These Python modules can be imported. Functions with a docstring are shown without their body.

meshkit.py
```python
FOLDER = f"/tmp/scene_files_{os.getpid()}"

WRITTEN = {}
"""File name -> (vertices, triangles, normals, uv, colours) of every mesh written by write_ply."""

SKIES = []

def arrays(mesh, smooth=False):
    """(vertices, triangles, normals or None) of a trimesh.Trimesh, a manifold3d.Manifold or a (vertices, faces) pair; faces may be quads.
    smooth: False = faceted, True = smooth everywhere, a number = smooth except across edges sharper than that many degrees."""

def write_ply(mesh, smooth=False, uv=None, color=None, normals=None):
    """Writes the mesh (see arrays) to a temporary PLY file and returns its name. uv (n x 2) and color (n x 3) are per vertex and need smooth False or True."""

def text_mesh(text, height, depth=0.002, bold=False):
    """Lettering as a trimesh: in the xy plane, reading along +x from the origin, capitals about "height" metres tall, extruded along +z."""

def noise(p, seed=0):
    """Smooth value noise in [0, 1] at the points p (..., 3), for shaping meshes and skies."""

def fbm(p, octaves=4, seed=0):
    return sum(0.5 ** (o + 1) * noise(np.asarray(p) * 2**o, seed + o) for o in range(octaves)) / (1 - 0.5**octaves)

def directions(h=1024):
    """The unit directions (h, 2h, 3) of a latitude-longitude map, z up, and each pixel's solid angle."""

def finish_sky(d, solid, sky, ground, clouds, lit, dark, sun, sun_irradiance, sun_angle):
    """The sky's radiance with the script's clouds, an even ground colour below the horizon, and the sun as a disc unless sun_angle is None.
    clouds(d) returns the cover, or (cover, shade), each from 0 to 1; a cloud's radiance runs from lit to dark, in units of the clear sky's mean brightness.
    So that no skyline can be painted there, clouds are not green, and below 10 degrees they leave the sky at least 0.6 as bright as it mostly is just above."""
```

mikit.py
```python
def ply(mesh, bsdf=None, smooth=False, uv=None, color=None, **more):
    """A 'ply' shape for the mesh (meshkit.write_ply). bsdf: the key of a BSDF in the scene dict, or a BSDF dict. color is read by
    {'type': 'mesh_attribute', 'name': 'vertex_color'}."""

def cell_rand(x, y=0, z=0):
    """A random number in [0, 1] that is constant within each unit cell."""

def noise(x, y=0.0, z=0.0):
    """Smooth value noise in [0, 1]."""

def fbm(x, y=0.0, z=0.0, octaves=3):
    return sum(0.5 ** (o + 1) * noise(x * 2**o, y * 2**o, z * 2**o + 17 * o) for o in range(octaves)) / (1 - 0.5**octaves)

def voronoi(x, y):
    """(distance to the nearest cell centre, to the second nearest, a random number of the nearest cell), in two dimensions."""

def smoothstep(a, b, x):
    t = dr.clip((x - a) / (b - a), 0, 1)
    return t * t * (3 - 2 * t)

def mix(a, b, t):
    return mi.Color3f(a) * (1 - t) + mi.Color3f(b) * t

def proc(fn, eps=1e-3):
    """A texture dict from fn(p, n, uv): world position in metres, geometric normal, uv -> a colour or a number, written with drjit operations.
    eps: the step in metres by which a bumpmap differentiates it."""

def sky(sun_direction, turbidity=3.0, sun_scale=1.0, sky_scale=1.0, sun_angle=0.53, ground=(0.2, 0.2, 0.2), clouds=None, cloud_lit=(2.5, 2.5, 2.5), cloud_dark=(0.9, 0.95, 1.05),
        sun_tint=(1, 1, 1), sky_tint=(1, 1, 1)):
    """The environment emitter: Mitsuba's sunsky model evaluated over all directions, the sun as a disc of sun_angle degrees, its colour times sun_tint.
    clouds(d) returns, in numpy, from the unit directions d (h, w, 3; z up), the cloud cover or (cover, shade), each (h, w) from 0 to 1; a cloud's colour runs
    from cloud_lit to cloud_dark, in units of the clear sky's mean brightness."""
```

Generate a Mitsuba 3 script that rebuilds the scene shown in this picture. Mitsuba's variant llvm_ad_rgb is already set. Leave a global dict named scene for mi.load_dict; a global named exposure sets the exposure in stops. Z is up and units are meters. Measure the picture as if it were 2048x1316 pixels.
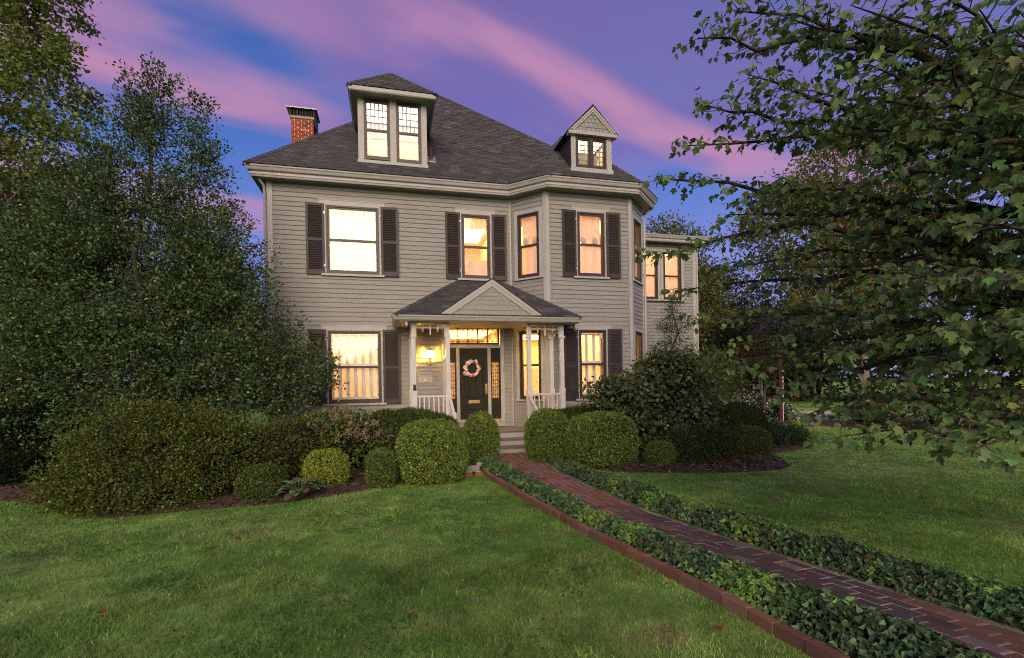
import math, random
import numpy as np, trimesh, shapely
import drjit as dr, mitsuba as mi
import mikit, meshkit
from mikit import proc, noise, fbm, smoothstep, mix
T = mi.ScalarTransform4f
rng = np.random.default_rng(7)
scene, labels = {}, {}

# ------------------------------------------------------------------ camera, sky, exposure
FOC, PX0, PY0, EYE = 986.17, 1024.0, 774.4, np.array([0, 0, 1.7165])      # pixels of the 2048 x 1316 frame; metres
RIGHT = np.array([0.97068, -0.23979, -0.01667]); UP = np.array([0.01748, 0.00125, 0.99985]); FWD = np.array([0.23985, 0.9708, -0.0054])
FWD /= np.linalg.norm(FWD); RIGHT = np.cross(FWD, UP); RIGHT /= np.linalg.norm(RIGHT); UP = np.cross(RIGHT, FWD)
scene['camera'] = {'type': 'perspective', 'fov': 2 * math.degrees(math.atan(1024 / FOC)), 'fov_axis': 'x', 'near_clip': 0.05, 'far_clip': 2000.0,
                   'principal_point_offset_x': 0.0, 'principal_point_offset_y': -1 * (PY0 - 658) / 1316,
                   'to_world': T().look_at(origin=EYE.tolist(), target=(EYE + FWD).tolist(), up=UP.tolist())}

def clouds(d):
    """A thin layer of dusk clouds: long soft streaks lit pink from below, on a thicker violet haze."""
    z = np.maximum(d[..., 2], 0.02) + 0.10
    x, y = d[..., 0] / z, d[..., 1] / z
    a, b = x * 0.966 + y * 0.259, -x * 0.259 + y * 0.966                     # along and across the streaks
    o = x * 0
    w = meshkit.fbm(np.stack([a * 0.8 + 3, b * 1.1, o], -1), 3, 5) - 0.5
    n = meshkit.fbm(np.stack([a * 0.55 + 0.9 * w + 7.3, b * 2.6 + 1.3 * w, o], -1), 5, 144)
    m = meshkit.fbm(np.stack([a * 1.1 + w, b * 2.0 + 4 + w, o], -1), 4, 29)
    f = meshkit.fbm(np.stack([a * 3.1 + 2 * w, b * 9.0 + 3 * w, o], -1), 4, 77)
    def s(lo, hi, v):
        t = np.clip((v - lo) / (hi - lo), 0, 1); return t * t * (3 - 2 * t)
    streak = s(0.50, 0.82, n + 0.30 * (f - 0.5)); haze = 0.50 * s(0.44, 0.76, m + 0.22 * (f - 0.5))
    up = s(0.04, 0.42, d[..., 2])
    cover = 1 - (1 - 0.42 * (1 - up)) * (1 - 0.70 * streak * (0.35 + 0.65 * up)) * (1 - haze * (0.3 + 0.7 * up))
    return cover, np.clip(haze * 1.1 * (1 - 0.85 * streak) + 0.12 + 0.25 * (1 - up), 0, 1)

SUN = (-0.20, -0.90, 0.38)
scene['sky'] = mikit.sky(SUN, turbidity=3.0, sun_scale=0.95, sky_scale=1.0, sun_angle=42, sun_tint=(1.0, 1.02, 1.14), sky_tint=(0.88, 1.10, 2.20),
                         clouds=clouds, cloud_lit=(2.7, 1.25, 1.8), cloud_dark=(0.27, 0.23, 1.42), ground=(0.08, 0.1, 0.05))
exposure = 1.3

def at(px, py, Z):
    """The point at depth Z (metres along the view axis) behind a pixel of the photograph: for placing things by survey."""
    return EYE + (FWD + RIGHT * ((px - PX0) / FOC) - UP * ((py - PY0) / FOC)) * Z
def on_ground(px, py, z=0.0):
    d = FWD + RIGHT * ((px - PX0) / FOC) - UP * ((py - PY0) / FOC)
    return EYE + d * ((z - EYE[2]) / d[2])

# ------------------------------------------------------------------ helpers
_next = {}
def fresh(name):
    """name, then name_001, name_002 ... (fast: remembers where it stopped)."""
    k = _next.get(name, 0); _next[name] = k + 1
    return name if k == 0 else f'{name}_{k:03d}'
def thing(name, label, cat, group=None):
    k = fresh(name); labels[k] = {'label': label, 'category': cat}
    if group: labels[k]['group'] = group
    return k
def obj(name, mesh, mat, parent=None, smooth=False, color=None, label=None, kind=None, **more):
    k = fresh(f'{parent}__{name}' if parent else name)
    if color is not None and len(color) and np.ptp(color, axis=0).max() < 1e-6: mat, color = tone(mat, color[0]), None
    scene[k] = mikit.ply(mesh, mat, smooth, color=color, **more)
    if label or kind:
        labels[k] = {a: b for a, b in (('label', label), ('kind', kind)) if b}
    return k
def put(name, ply, parent=None, to_world=None):
    """An entry that shares a ply dict."""
    k = fresh(f'{parent}__{name}' if parent else name)
    scene[k] = dict(ply) if to_world is None else {**ply, 'to_world': to_world}
    return k
def setting(name, mesh, mat, label, smooth=False, color=None, kind='structure'):
    k = fresh(name); scene[k] = mikit.ply(mesh, mat, smooth, color=color); labels[k] = {'label': label, 'kind': kind}
    return k

BOXF = np.array([[0, 2, 3, 1], [4, 5, 7, 6], [0, 1, 5, 4], [2, 6, 7, 3], [0, 4, 6, 2], [1, 3, 7, 5]])
BOXT = np.vstack([BOXF[:, [0, 1, 2]], BOXF[:, [0, 2, 3]]])
def join(parts):
    V, F, n = [], [], 0
    for v, f in parts:
        v, f = np.asarray(v, float), np.asarray(f, int)
        if f.shape[1] == 4: f = np.vstack([f[:, [0, 1, 2]], f[:, [0, 2, 3]]])
        V.append(v); F.append(f + n); n += len(v)
    return np.vstack(V), np.vstack(F)
def mesh_of(t): return np.array(t.vertices), np.array(t.faces)
def box(x0, x1, y0, y1, z0, z1):
    return np.array([[x, y, z] for x in (x0, x1) for y in (y0, y1) for z in (z0, z1)], float), BOXT
def prism(loop_a, loop_b):
    """Two matching loops of points (n x 3), capped (convex)."""
    a, b = np.asarray(loop_a, float), np.asarray(loop_b, float); n = len(a)
    i = np.arange(n); j = (i + 1) % n
    f = [np.stack([i, j, j + n], 1), np.stack([i, j + n, i + n], 1)]
    k = np.arange(1, n - 1)
    f += [np.stack([k * 0, k + 1, k], 1), np.stack([k * 0 + n, k + n, k + 1 + n], 1)]
    return np.vstack([a, b]), np.vstack(f)
def tube(pts, radii, sides=6):
    p = np.asarray(pts, float); t = np.gradient(p, axis=0); t /= np.linalg.norm(t, axis=1, keepdims=True) + 1e-12
    ref = np.where(np.abs(t[:, 2:]) < 0.9, [0, 0, 1.0], [1.0, 0, 0])
    a = np.cross(t, ref); a /= np.linalg.norm(a, axis=1, keepdims=True) + 1e-12; b = np.cross(t, a)
    ang = np.arange(sides) * 2 * np.pi / sides
    r = np.broadcast_to(np.asarray(radii, float), (len(p),))[:, None, None]
    v = (p[:, None] + r * (np.cos(ang)[None, :, None] * a[:, None] + np.sin(ang)[None, :, None] * b[:, None])).reshape(-1, 3)
    i, j = np.meshgrid(np.arange(len(p) - 1), np.arange(sides), indexing='ij')
    q = np.stack([i * sides + j, i * sides + (j + 1) % sides, (i + 1) * sides + (j + 1) % sides, (i + 1) * sides + j], -1).reshape(-1, 4)
    f = np.vstack([q[:, [0, 1, 2]], q[:, [0, 2, 3]]])
    k = np.arange(1, sides - 1); e = (len(p) - 1) * sides
    return v, np.vstack([f, np.stack([k * 0, k + 1, k], 1), np.stack([k * 0 + e, k + e, k + 1 + e], 1)])
def lathe(profile, sides=16, center=(0, 0, 0)):
    pr = np.asarray(profile, float); ang = np.arange(sides) * 2 * np.pi / sides
    v = np.stack([pr[:, None, 0] * np.cos(ang), pr[:, None, 0] * np.sin(ang), np.repeat(pr[:, 1:2], sides, 1)], -1).reshape(-1, 3) + np.asarray(center)
    i, j = np.meshgrid(np.arange(len(pr) - 1), np.arange(sides), indexing='ij')
    q = np.stack([i * sides + j, i * sides + (j + 1) % sides, (i + 1) * sides + (j + 1) % sides, (i + 1) * sides + j], -1).reshape(-1, 4)
    return v, np.vstack([q[:, [0, 1, 2]], q[:, [0, 2, 3]]])
def sweep(profile, path, ups=None, closed=False):
    """A profile (across, up) carried along a level polyline with mitred corners: gutters, fascias, rails. across = to the right of travel."""
    p = np.asarray(path, float); n = len(p)
    d = np.diff(p, axis=0); d[:, 2] = 0; d /= np.linalg.norm(d, axis=1, keepdims=True)
    loops = []
    for i in range(n):
        a, b = d[max(i - 1, 0)], d[min(i, n - 2)]
        na, nb = np.array([a[1], -a[0], 0]), np.array([b[1], -b[0], 0])
        m = na + nb; m /= (m @ m) / 2
        loops.append(p[i] + np.outer([q[0] for q in profile], m) + np.outer([q[1] for q in profile], [0, 0, 1]))
    return join([prism(loops[i], loops[i + 1]) for i in range(n - 1)])
class Wall:
    """A vertical wall from p0 to p1 seen from outside with p0 at the left. Local coordinates: u along, o outwards, z up."""
    def __init__(s, p0, p1, base=0.0):
        s.p0, s.p1 = np.array([*p0, 0.0]), np.array([*p1, 0.0]); s.L = np.linalg.norm(s.p1 - s.p0)
        s.U = (s.p1 - s.p0) / s.L; s.N = np.array([s.U[1], -s.U[0], 0])
    def w(s, q):
        q = np.asarray(q, float)
        return s.p0 + q[..., :1] * s.U + q[..., 1:2] * s.N + q[..., 2:] * np.array([0, 0, 1.0])
    def put(s, m): return s.w(m[0]), np.asarray(m[1])[:, ::-1]
    def box(s, u0, u1, o0, o1, z0, z1): return s.put(box(u0, u1, o0, o1, z0, z1))
    def frame(s, u0, u1, z0, z1, t, o0, o1, tb=None):
        tb = t if tb is None else tb
        return join([s.box(u0, u0 + t, o0, o1, z0, z1), s.box(u1 - t, u1, o0, o1, z0, z1), s.box(u0 + t, u1 - t, o0, o1, z1 - t, z1), s.box(u0 + t, u1 - t, o0, o1, z0, z0 + tb)])
def cut_spans(a, b, holes):
    spans = [(a, b)]
    for h0, h1 in holes:
        spans = [x for s, e in spans for x in ((s, min(e, h0)), (max(s, h1), e)) if x[1] - x[0] > 0.012]
    return spans
def sheet_with_holes(W, z0, z1, holes, o=0.0, u0=0.0, u1=None):
    u1 = W.L if u1 is None else u1
    us = sorted({u0, u1, *[min(max(x, u0), u1) for h in holes for x in h[:2]]}); zs = sorted({z0, z1, *[min(max(x, z0), z1) for h in holes for x in h[2:]]})
    V, F = [], []
    for a, b in zip(us, us[1:]):
        for c, d in zip(zs, zs[1:]):
            m, k = (a + b) / 2, (c + d) / 2
            if not any(h[0] < m < h[1] and h[2] < k < h[3] for h in holes):
                n = len(V); V += [[a, o, c], [b, o, c], [b, o, d], [a, o, d]]; F.append([n, n + 1, n + 2, n + 3])
    return W.w(V), np.array(F)

# ------------------------------------------------------------------ materials
def mat(name, color, rough=0.6, spec=0.3, metallic=0.0, **more):
    c = color if isinstance(color, dict) else {'type': 'rgb', 'value': list(color)}
    scene[name] = {'type': 'twosided', 'bsdf': {'type': 'principled', 'base_color': c, 'roughness': rough, 'specular': spec, 'metallic': metallic, **more}}
def bump(name, fn, scale, color, rough=0.7, spec=0.25, eps=2e-3):
    c = color if isinstance(color, dict) else {'type': 'rgb', 'value': list(color)}
    scene[name] = {'type': 'twosided', 'bsdf': {'type': 'bumpmap', 'arbitrary': proc(fn, eps), 'scale': scale,
                   'bsdf': {'type': 'principled', 'base_color': c, 'roughness': rough, 'specular': spec}}}
def tone(kind, c):
    """A plain coloured copy of a vertex coloured material, its colour rounded so that alike pieces share it."""
    q = np.round(np.log(np.clip(c, .003, .95)) / .2).astype(int); name = f'{kind}_tone_' + '_'.join(str(abs(x)) for x in q)
    if name not in scene:
        rgb = {'type': 'rgb', 'value': np.exp(q * .2).tolist()}
        scene[name] = {**scene[kind], 'base_color': rgb} if kind in ('leaf', 'pink_fabric') else {'type': 'twosided', 'bsdf': {**scene[kind]['bsdf'], 'base_color': rgb}}
    return name
VC = {'type': 'mesh_attribute', 'name': 'vertex_color'}
def siding_color(p, n, uv):
    d = fbm(p.x * 1.3, p.y * 1.3, p.z * 2.1); g = noise(p.x * 9, p.y * 9, p.z * 60)
    return mix((0.262, 0.256, 0.218), (0.318, 0.310, 0.268), d) * (0.93 + 0.14 * g)
mat('siding_paint', proc(siding_color), 0.55, 0.3)
def trim_color(p, n, uv): return mix((0.38, 0.37, 0.325), (0.45, 0.44, 0.39), fbm(p.x * 3, p.y * 3, p.z * 3))
mat('trim_paint', proc(trim_color), 0.45, 0.35)
mat('soffit_paint', (0.34, 0.335, 0.28), 0.6)
mat('shutter_paint', (0.048, 0.038, 0.033), 0.5, 0.35)
mat('sash_paint', (0.05, 0.038, 0.032), 0.4, 0.4)
mat('door_paint', (0.024, 0.021, 0.013), 0.5, 0.2)
mat('white_paint', (0.60, 0.585, 0.53), 0.45, 0.35)
mat('sheathing', (0.10, 0.085, 0.07), 0.9)
mat('interior_wall', (0.72, 0.66, 0.55), 0.8, 0.1)
mat('interior_white', (0.78, 0.76, 0.72), 0.6, 0.2)
mat('brass', (0.80, 0.55, 0.20), 0.28, metallic=1.0)
mat('rust_metal', (0.10, 0.045, 0.03), 0.7)
mat('grey_metal', (0.42, 0.42, 0.42), 0.45, metallic=0.6)
mat('black_metal', (0.03, 0.03, 0.032), 0.5)
mat('lead', (0.10, 0.08, 0.05), 0.5)
mat('tinted', VC, 0.75, 0.2)                  # things whose tone varies from piece to piece
mat('shingle_asphalt', VC, 0.92, 0.12)
mat('brick_clay', VC, 0.85, 0.15)
mat('porch_floor', (0.17, 0.145, 0.125), 0.6)
mat('dark_interior', (0.10, 0.07, 0.04), 0.7)
mat('plum_foliage', (0.10, 0.03, 0.03), 0.6)
scene['window_glass'] = {'type': 'thindielectric', 'int_ior': 1.5, 'ext_ior': 1.0}
scene['sheer_fabric'] = {'type': 'principledthin', 'base_color': {'type': 'rgb', 'value': [0.82, 0.76, 0.66]}, 'roughness': 0.8, 'diff_trans': 1.1, 'spec_trans': 0.0, 'eta': 1.2}
scene['pink_fabric'] = {'type': 'principledthin', 'base_color': VC, 'roughness': 0.8, 'diff_trans': 0.9, 'spec_trans': 0.0, 'eta': 1.2}
scene['leaf'] = {'type': 'principledthin', 'base_color': VC, 'roughness': 0.45, 'diff_trans': 0.55, 'spec_trans': 0.0, 'eta': 1.35}
mat('bark', VC, 0.9, 0.1)

def emit(rgb): return {'type': 'area', 'radiance': {'type': 'rgb', 'value': [float(x) for x in rgb]}}
def jitter(n, base, amount, r=rng):
    """n colours around base: brightness varies by amount, hue a little."""
    b = np.asarray(base, float) * np.exp(r.normal(0, amount, (n, 1)))
    return np.clip(b * np.exp(r.normal(0, amount * 0.35, (n, 3))), 0.004, 0.9)

# ------------------------------------------------------------------ the house
house = thing('house', 'large two and a half storey clapboard house with black shutters and lit windows', 'house')
FY, BD = 14.219, 0.8236
X0, X1, X2, X3, X4 = -3.06, 3.5546, 4.3781, 7.0224, 7.846
ZS = 7.235                                   # soffit
front = Wall((X0, FY), (X1, FY)); bayl = Wall((X1, FY), (X2, FY - BD)); bayf = Wall((X2, FY - BD), (X3, FY - BD)); bayr = Wall((X3, FY - BD), (X4, FY))
side_r = Wall((X4, FY), (X4, 24.5)); side_l = Wall((X0, 24.5), (X0, FY)); back = Wall((X4, 24.5), (X0, 24.5))
WGY = 17.3; wing = Wall((X4, WGY), (11.85, WGY)); wing_r = Wall((11.85, WGY), (11.85, 23.0))
ZT2, ZB2, ZT1, ZB1 = 6.673, 4.81, 3.268, 1.273

# windows: (wall, u0, u1, z0, z1, kind of trim, what hangs inside)
WIN = [(front, 1.441, 2.831, ZB2, ZT2, 'shutters', 'blind'), (front, 5.134, 5.976, ZB2, ZT2, 'shutters', 'valance'),
       (front, 1.441, 2.831, ZB1, ZT1, 'shutters', 'plantation6'),
       (bayl, 0.252, 0.955, ZB2, ZT2, 'casing', 'balloon'), (bayl, 0.252, 0.955, ZB1, ZT1, 'casing', 'open'),
       (bayf, 0.938, 1.783, ZB2, ZT2, 'shutters', 'balloon'), (bayf, 0.938, 1.783, ZB1, ZT1, 'shutters', 'plantation3'),
       (bayr, 0.21, 0.913, ZB2, ZT2, 'casing', 'balloon'), (bayr, 0.21, 0.913, ZB1, ZT1, 'casing', 'plantation3'),
       (wing, 1.55, 2.33, 4.93, 6.80, 'wide', 'shade'), (wing, 2.58, 3.36, 4.93, 6.80, 'wide', 'shade'),
       (wing, 2.2, 3.3, 1.4, 2.95, 'wide', 'shade')]
DOOR = (5.43 - 0.80, 5.43 + 0.80, 0.70, 3.42)          # opening with sidelights and transom, on the front wall

def clapboards(name, W, holes, z0=0.34, z1=7.22, u0=0.0, u1=None, exp=0.1285, stuff=False, label=None, parent=None):
    u1 = W.L if u1 is None else u1
    key = obj(name, sheet_with_holes(W, 0.0, 7.24, [h['open'] for h in holes], 0.0), 'sheathing', house, label=label)
    n = int(round((z1 - z0) / exp)); e = (z1 - z0) / n; boards = []
    for k in range(n):
        a, b = z0 + k * e, z0 + (k + 1) * e
        cuts = []; T_ = [t for h in holes for t in h['trim']]
        pr = lambda u, a, b, sg: [(u, 0.012, a), (u, 0.027 + sg, a), (u, 0.027 + sg, a + 0.004), (u, 0.008, b - 0.008), (u, 0.003, b - 0.008), (u, 0.003, a + 0.4 * (b - a))]
        for c0, c1, d0, d1 in T_:
            if not (d0 < b - 0.002 and d1 > a + 0.002): continue
            cuts.append((c0, c1))
            for lo, hi in ((a, d0), (d1, b)):               # what is left of the course above or below the trim: a ripped board
                if hi - lo > 0.018:
                    for s, t in cut_spans(c0, c1, sorted((q[0], q[1]) for q in T_ if q[2] < hi - 0.002 and q[3] > lo + 0.002)):
                        boards.append(W.put(prism(pr(max(s, u0) + 0.0008, lo, hi, 0), pr(min(t, u1) - 0.0008, lo, hi, 0))))
        for s, t in cut_spans(u0, u1, sorted(cuts)):
            splits = [s]
            if t - s > 3.2:                                 # long runs are butted boards
                splits.append(s + (t - s) * rng.uniform(0.25, 0.75))
            splits.append(t)
            for c, d in zip(splits, splits[1:]):
                sg = 0.0015 * rng.standard_normal()
                boards.append(W.put(prism(pr(c + 0.0008, a, b, sg), pr(d - 0.0008, a, b, sg))))
    if stuff: obj('boards', join(boards), 'siding_paint', key, kind='stuff')
    else:
        for m in boards: obj('board', m, 'siding_paint', key)
    return key

def holes_of(W):
    out = []
    for (w, u0, u1, z0, z1, trim, _) in WIN:
        if w is not W: continue
        if trim == 'shutters': t = [(u0 - 0.055, u1 + 0.055, z0 - 0.05, z1), (u0 - 0.17, u1 + 0.17, z1, z1 + 0.15), (u0 - 0.13, u1 + 0.13, z0 - 0.055, z0 - 0.0)]
        elif trim == 'casing': t = [(u0 - 0.13, u1 + 0.13, z0 - 0.06, z1 + 0.14)]
        else: t = [(u0 - 0.13, u1 + 0.13, z0 - 0.13, z1 + 0.13)]
        out.append({'open': (u0, u1, z0, z1), 'trim': t})
    if W is front: out.append({'open': DOOR, 'trim': [(DOOR[0] - 0.11, DOOR[1] + 0.11, 0.45, DOOR[3] + 0.06)]})
    return out

clapboards('front_wall', front, holes_of(front), u0=0.115)
clapboards('bay_wall', bayl, holes_of(bayl), u0=0.03, u1=bayl.L - 0.09)
clapboards('bay_wall', bayf, holes_of(bayf), u0=0.10, u1=bayf.L - 0.09)
clapboards('bay_wall', bayr, holes_of(bayr), u0=0.09, u1=bayr.L - 0.09)
clapboards('side_wall', side_r, [], u0=0.1, stuff=True); clapboards('side_wall', side_l, [], u1=side_l.L - 0.1, stuff=True)
clapboards('wing_wall', wing, holes_of(wing), u0=0.03, u1=wing.L - 0.12, z1=7.13)
clapboards('wing_wall', wing_r, [], u0=0.1, z1=7.13, stuff=True)
obj('back_wall', sheet_with_holes(back, 0, 7.24, []), 'siding_paint', house)
for W, a, b, o in ((front, 0.0, 0.115, 0.028), (side_l, side_l.L - 0.10, side_l.L + 0.028, 0.028), (front, front.L - 0.045, front.L - 0.0, 0.03),
                   (bayl, bayl.L - 0.085, bayl.L + 0.012, 0.028), (bayf, -0.012, 0.095, 0.0285), (bayf, bayf.L - 0.085, bayf.L + 0.012, 0.0285), (bayr, -0.012, 0.085, 0.028),
                   (bayr, bayr.L - 0.085, bayr.L, 0.028), (side_r, 0.0, 0.1, 0.03), (wing, wing.L - 0.12, wing.L, 0.028), (wing_r, -0.028, 0.1, 0.0285)):
    obj('corner_board', W.box(a, b, 0.0, o, 0.1, 7.0 if W in (wing, wing_r) else 7.22), 'trim_paint', house)
for W in (side_l, front, bayl, bayf, bayr, side_r, wing): obj('water_table', W.box(0.0, W.L, 0.0, 0.034, 0.2, 0.335), 'trim_paint', house)
obj('foundation', join([W.box(-0.01, W.L + 0.01, -0.2, -0.004, -0.3, 0.21) for W in (side_l, front, bayl, bayf, bayr, side_r, wing, wing_r)]), 'grey_metal', house)

# --- shutters
def shutter(W, u0, u1, z0, z1, swing):
    """swing > 0: its right edge stands further out than its left."""
    w, t = u1 - u0, 0.032
    lift = lambda m: (np.stack([m[0][:, 0], m[0][:, 1] + 0.048 + swing * (m[0][:, 0] - u0) / w, m[0][:, 2]], 1), m[1])
    st, mid = 0.06, z0 + (z1 - z0) * 0.49
    fr = [box(u0, u0 + st, 0, t, z0, z1), box(u1 - st, u1, 0, t, z0, z1), box(u0 + st, u1 - st, 0, t, z1 - 0.07, z1), box(u0 + st, u1 - st, 0, t, z0, z0 + 0.13), box(u0 + st, u1 - st, 0, t, mid - 0.035, mid + 0.035)]
    k = obj('shutter', W.put(lift(join(fr))), 'shutter_paint', house)
    sl = []
    for a, b in ((z0 + 0.13, mid - 0.035), (mid + 0.035, z1 - 0.07)):
        for z in np.arange(a + 0.012, b - 0.03, 0.048):
            L = lambda u: [(u, 0.003, z + 0.034), (u, 0.027, z - 0.004), (u, 0.030, z + 0.001), (u, 0.006, z + 0.039)]
            sl.append(prism(L(u0 + st - 0.004), L(u1 - st + 0.004)))
    obj('louvres', W.put(lift(join(sl))), 'shutter_paint', k, kind='stuff')
    hx = u1 if swing < 0 else u0
    for z in (z0 + 0.25, z1 - 0.25): obj('hinge', W.box(hx - 0.025, hx + 0.03, 0.03, 0.062, z - 0.03, z + 0.03), 'grey_metal', k)

# --- what hangs behind the glass
def slats(W, u0, u1, z0, z1, pitch, width, tilt, o):
    dz, do = width / 2 * math.sin(tilt), width / 2 * math.cos(tilt); m = []
    for z in np.arange(z0 + pitch / 2, z1, pitch):
        L = lambda u: [(u, o - do, z + dz), (u, o + do, z - dz), (u, o + do, z - dz + 0.003), (u, o - do, z + dz + 0.003)]
        m.append(prism(L(u0), L(u1)))
    return W.put(join(m))
def plantation(W, u0, u1, z0, z1, n, k, gap=0.045):
    w = (u1 - u0) / n; mid = (z0 + z1) / 2 + 0.02
    for a, b in ((z0, mid - 0.01), (mid + 0.01, z1)):
        for i in range(n):
            p = obj('interior_shutter', W.frame(u0 + i * w + 0.002, u0 + (i + 1) * w - 0.002, a, b, 0.045, -0.20, -0.165, 0.07), 'white_paint', k)
            obj('louvres', slats(W, u0 + i * w + 0.047, u0 + (i + 1) * w - 0.047, a + 0.07, b - 0.045, 0.080, 0.088, 1.22, -0.182), 'sheer_fabric', p, kind='stuff')
def curtain_sheet(W, u0, u1, top, bottom, o, amp, folds, seed=0, nu=60, nz=16):
    """A gathered cloth: bottom(u in 0..1) gives its lower edge."""
    r = np.random.default_rng(seed); ph = r.uniform(0, 6, 4)
    uu, vv = np.meshgrid(np.linspace(0, 1, nu), np.linspace(0, 1, nz), indexing='ij')
    b = bottom(uu)
    z = top + (b - top) * vv
    f = np.sin(uu * folds * 6.283 + ph[0] + 0.6 * np.sin(uu * 9 + ph[1])) + 0.4 * np.sin(uu * folds * 14 + ph[2] + 2 * vv)
    oo = o + amp * f * (0.3 + 0.7 * vv)
    v = np.stack([u0 + (u1 - u0) * uu, oo, z], -1).reshape(-1, 3)
    i, j = np.meshgrid(np.arange(nu - 1), np.arange(nz - 1), indexing='ij')
    q = np.stack([i * nz + j, (i + 1) * nz + j, (i + 1) * nz + j + 1, i * nz + j + 1], -1).reshape(-1, 4)
    return W.w(v), q
def balloon(W, u0, u1, z1, zm, k, seed):
    def bottom(u):
        return zm + 0.10 - 0.13 * np.abs(np.sin((u * 2.0 + 0.5) * np.pi)) ** 0.8 + 0.06 * np.abs(u - 0.5)
    v, f = curtain_sheet(W, u0, u1, z1, bottom, -0.16, 0.018, 6, seed)
    c = meshkit.fbm(v * 9.0, 3, seed); t = np.clip((c - 0.42) * 5, 0, 1)[:, None]
    obj('balloon_shade', (v, f), 'pink_fabric', k, True, color=np.array([[0.80, 0.68, 0.58]]) * (1 - t) + np.array([[0.70, 0.57, 0.48]]) * t)
    for s in (0.25, 0.75):                                 # the two gathered rosettes of the shade
        c0 = W.w([u0 + (u1 - u0) * s, -0.125, zm + 0.09])
        b = trimesh.creation.icosphere(3, 0.085); q = np.array(b.vertices)
        q *= (1 + 0.5 * (meshkit.fbm(q * 28 + seed, 3) - 0.5))[:, None] * np.array([1.0, 0.55, 1.2])
        obj('shade_rosette', (q + c0, np.array(b.faces)), 'pink_fabric', k, True, color=np.tile([[0.72, 0.64, 0.56]], (len(q), 1)))
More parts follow.
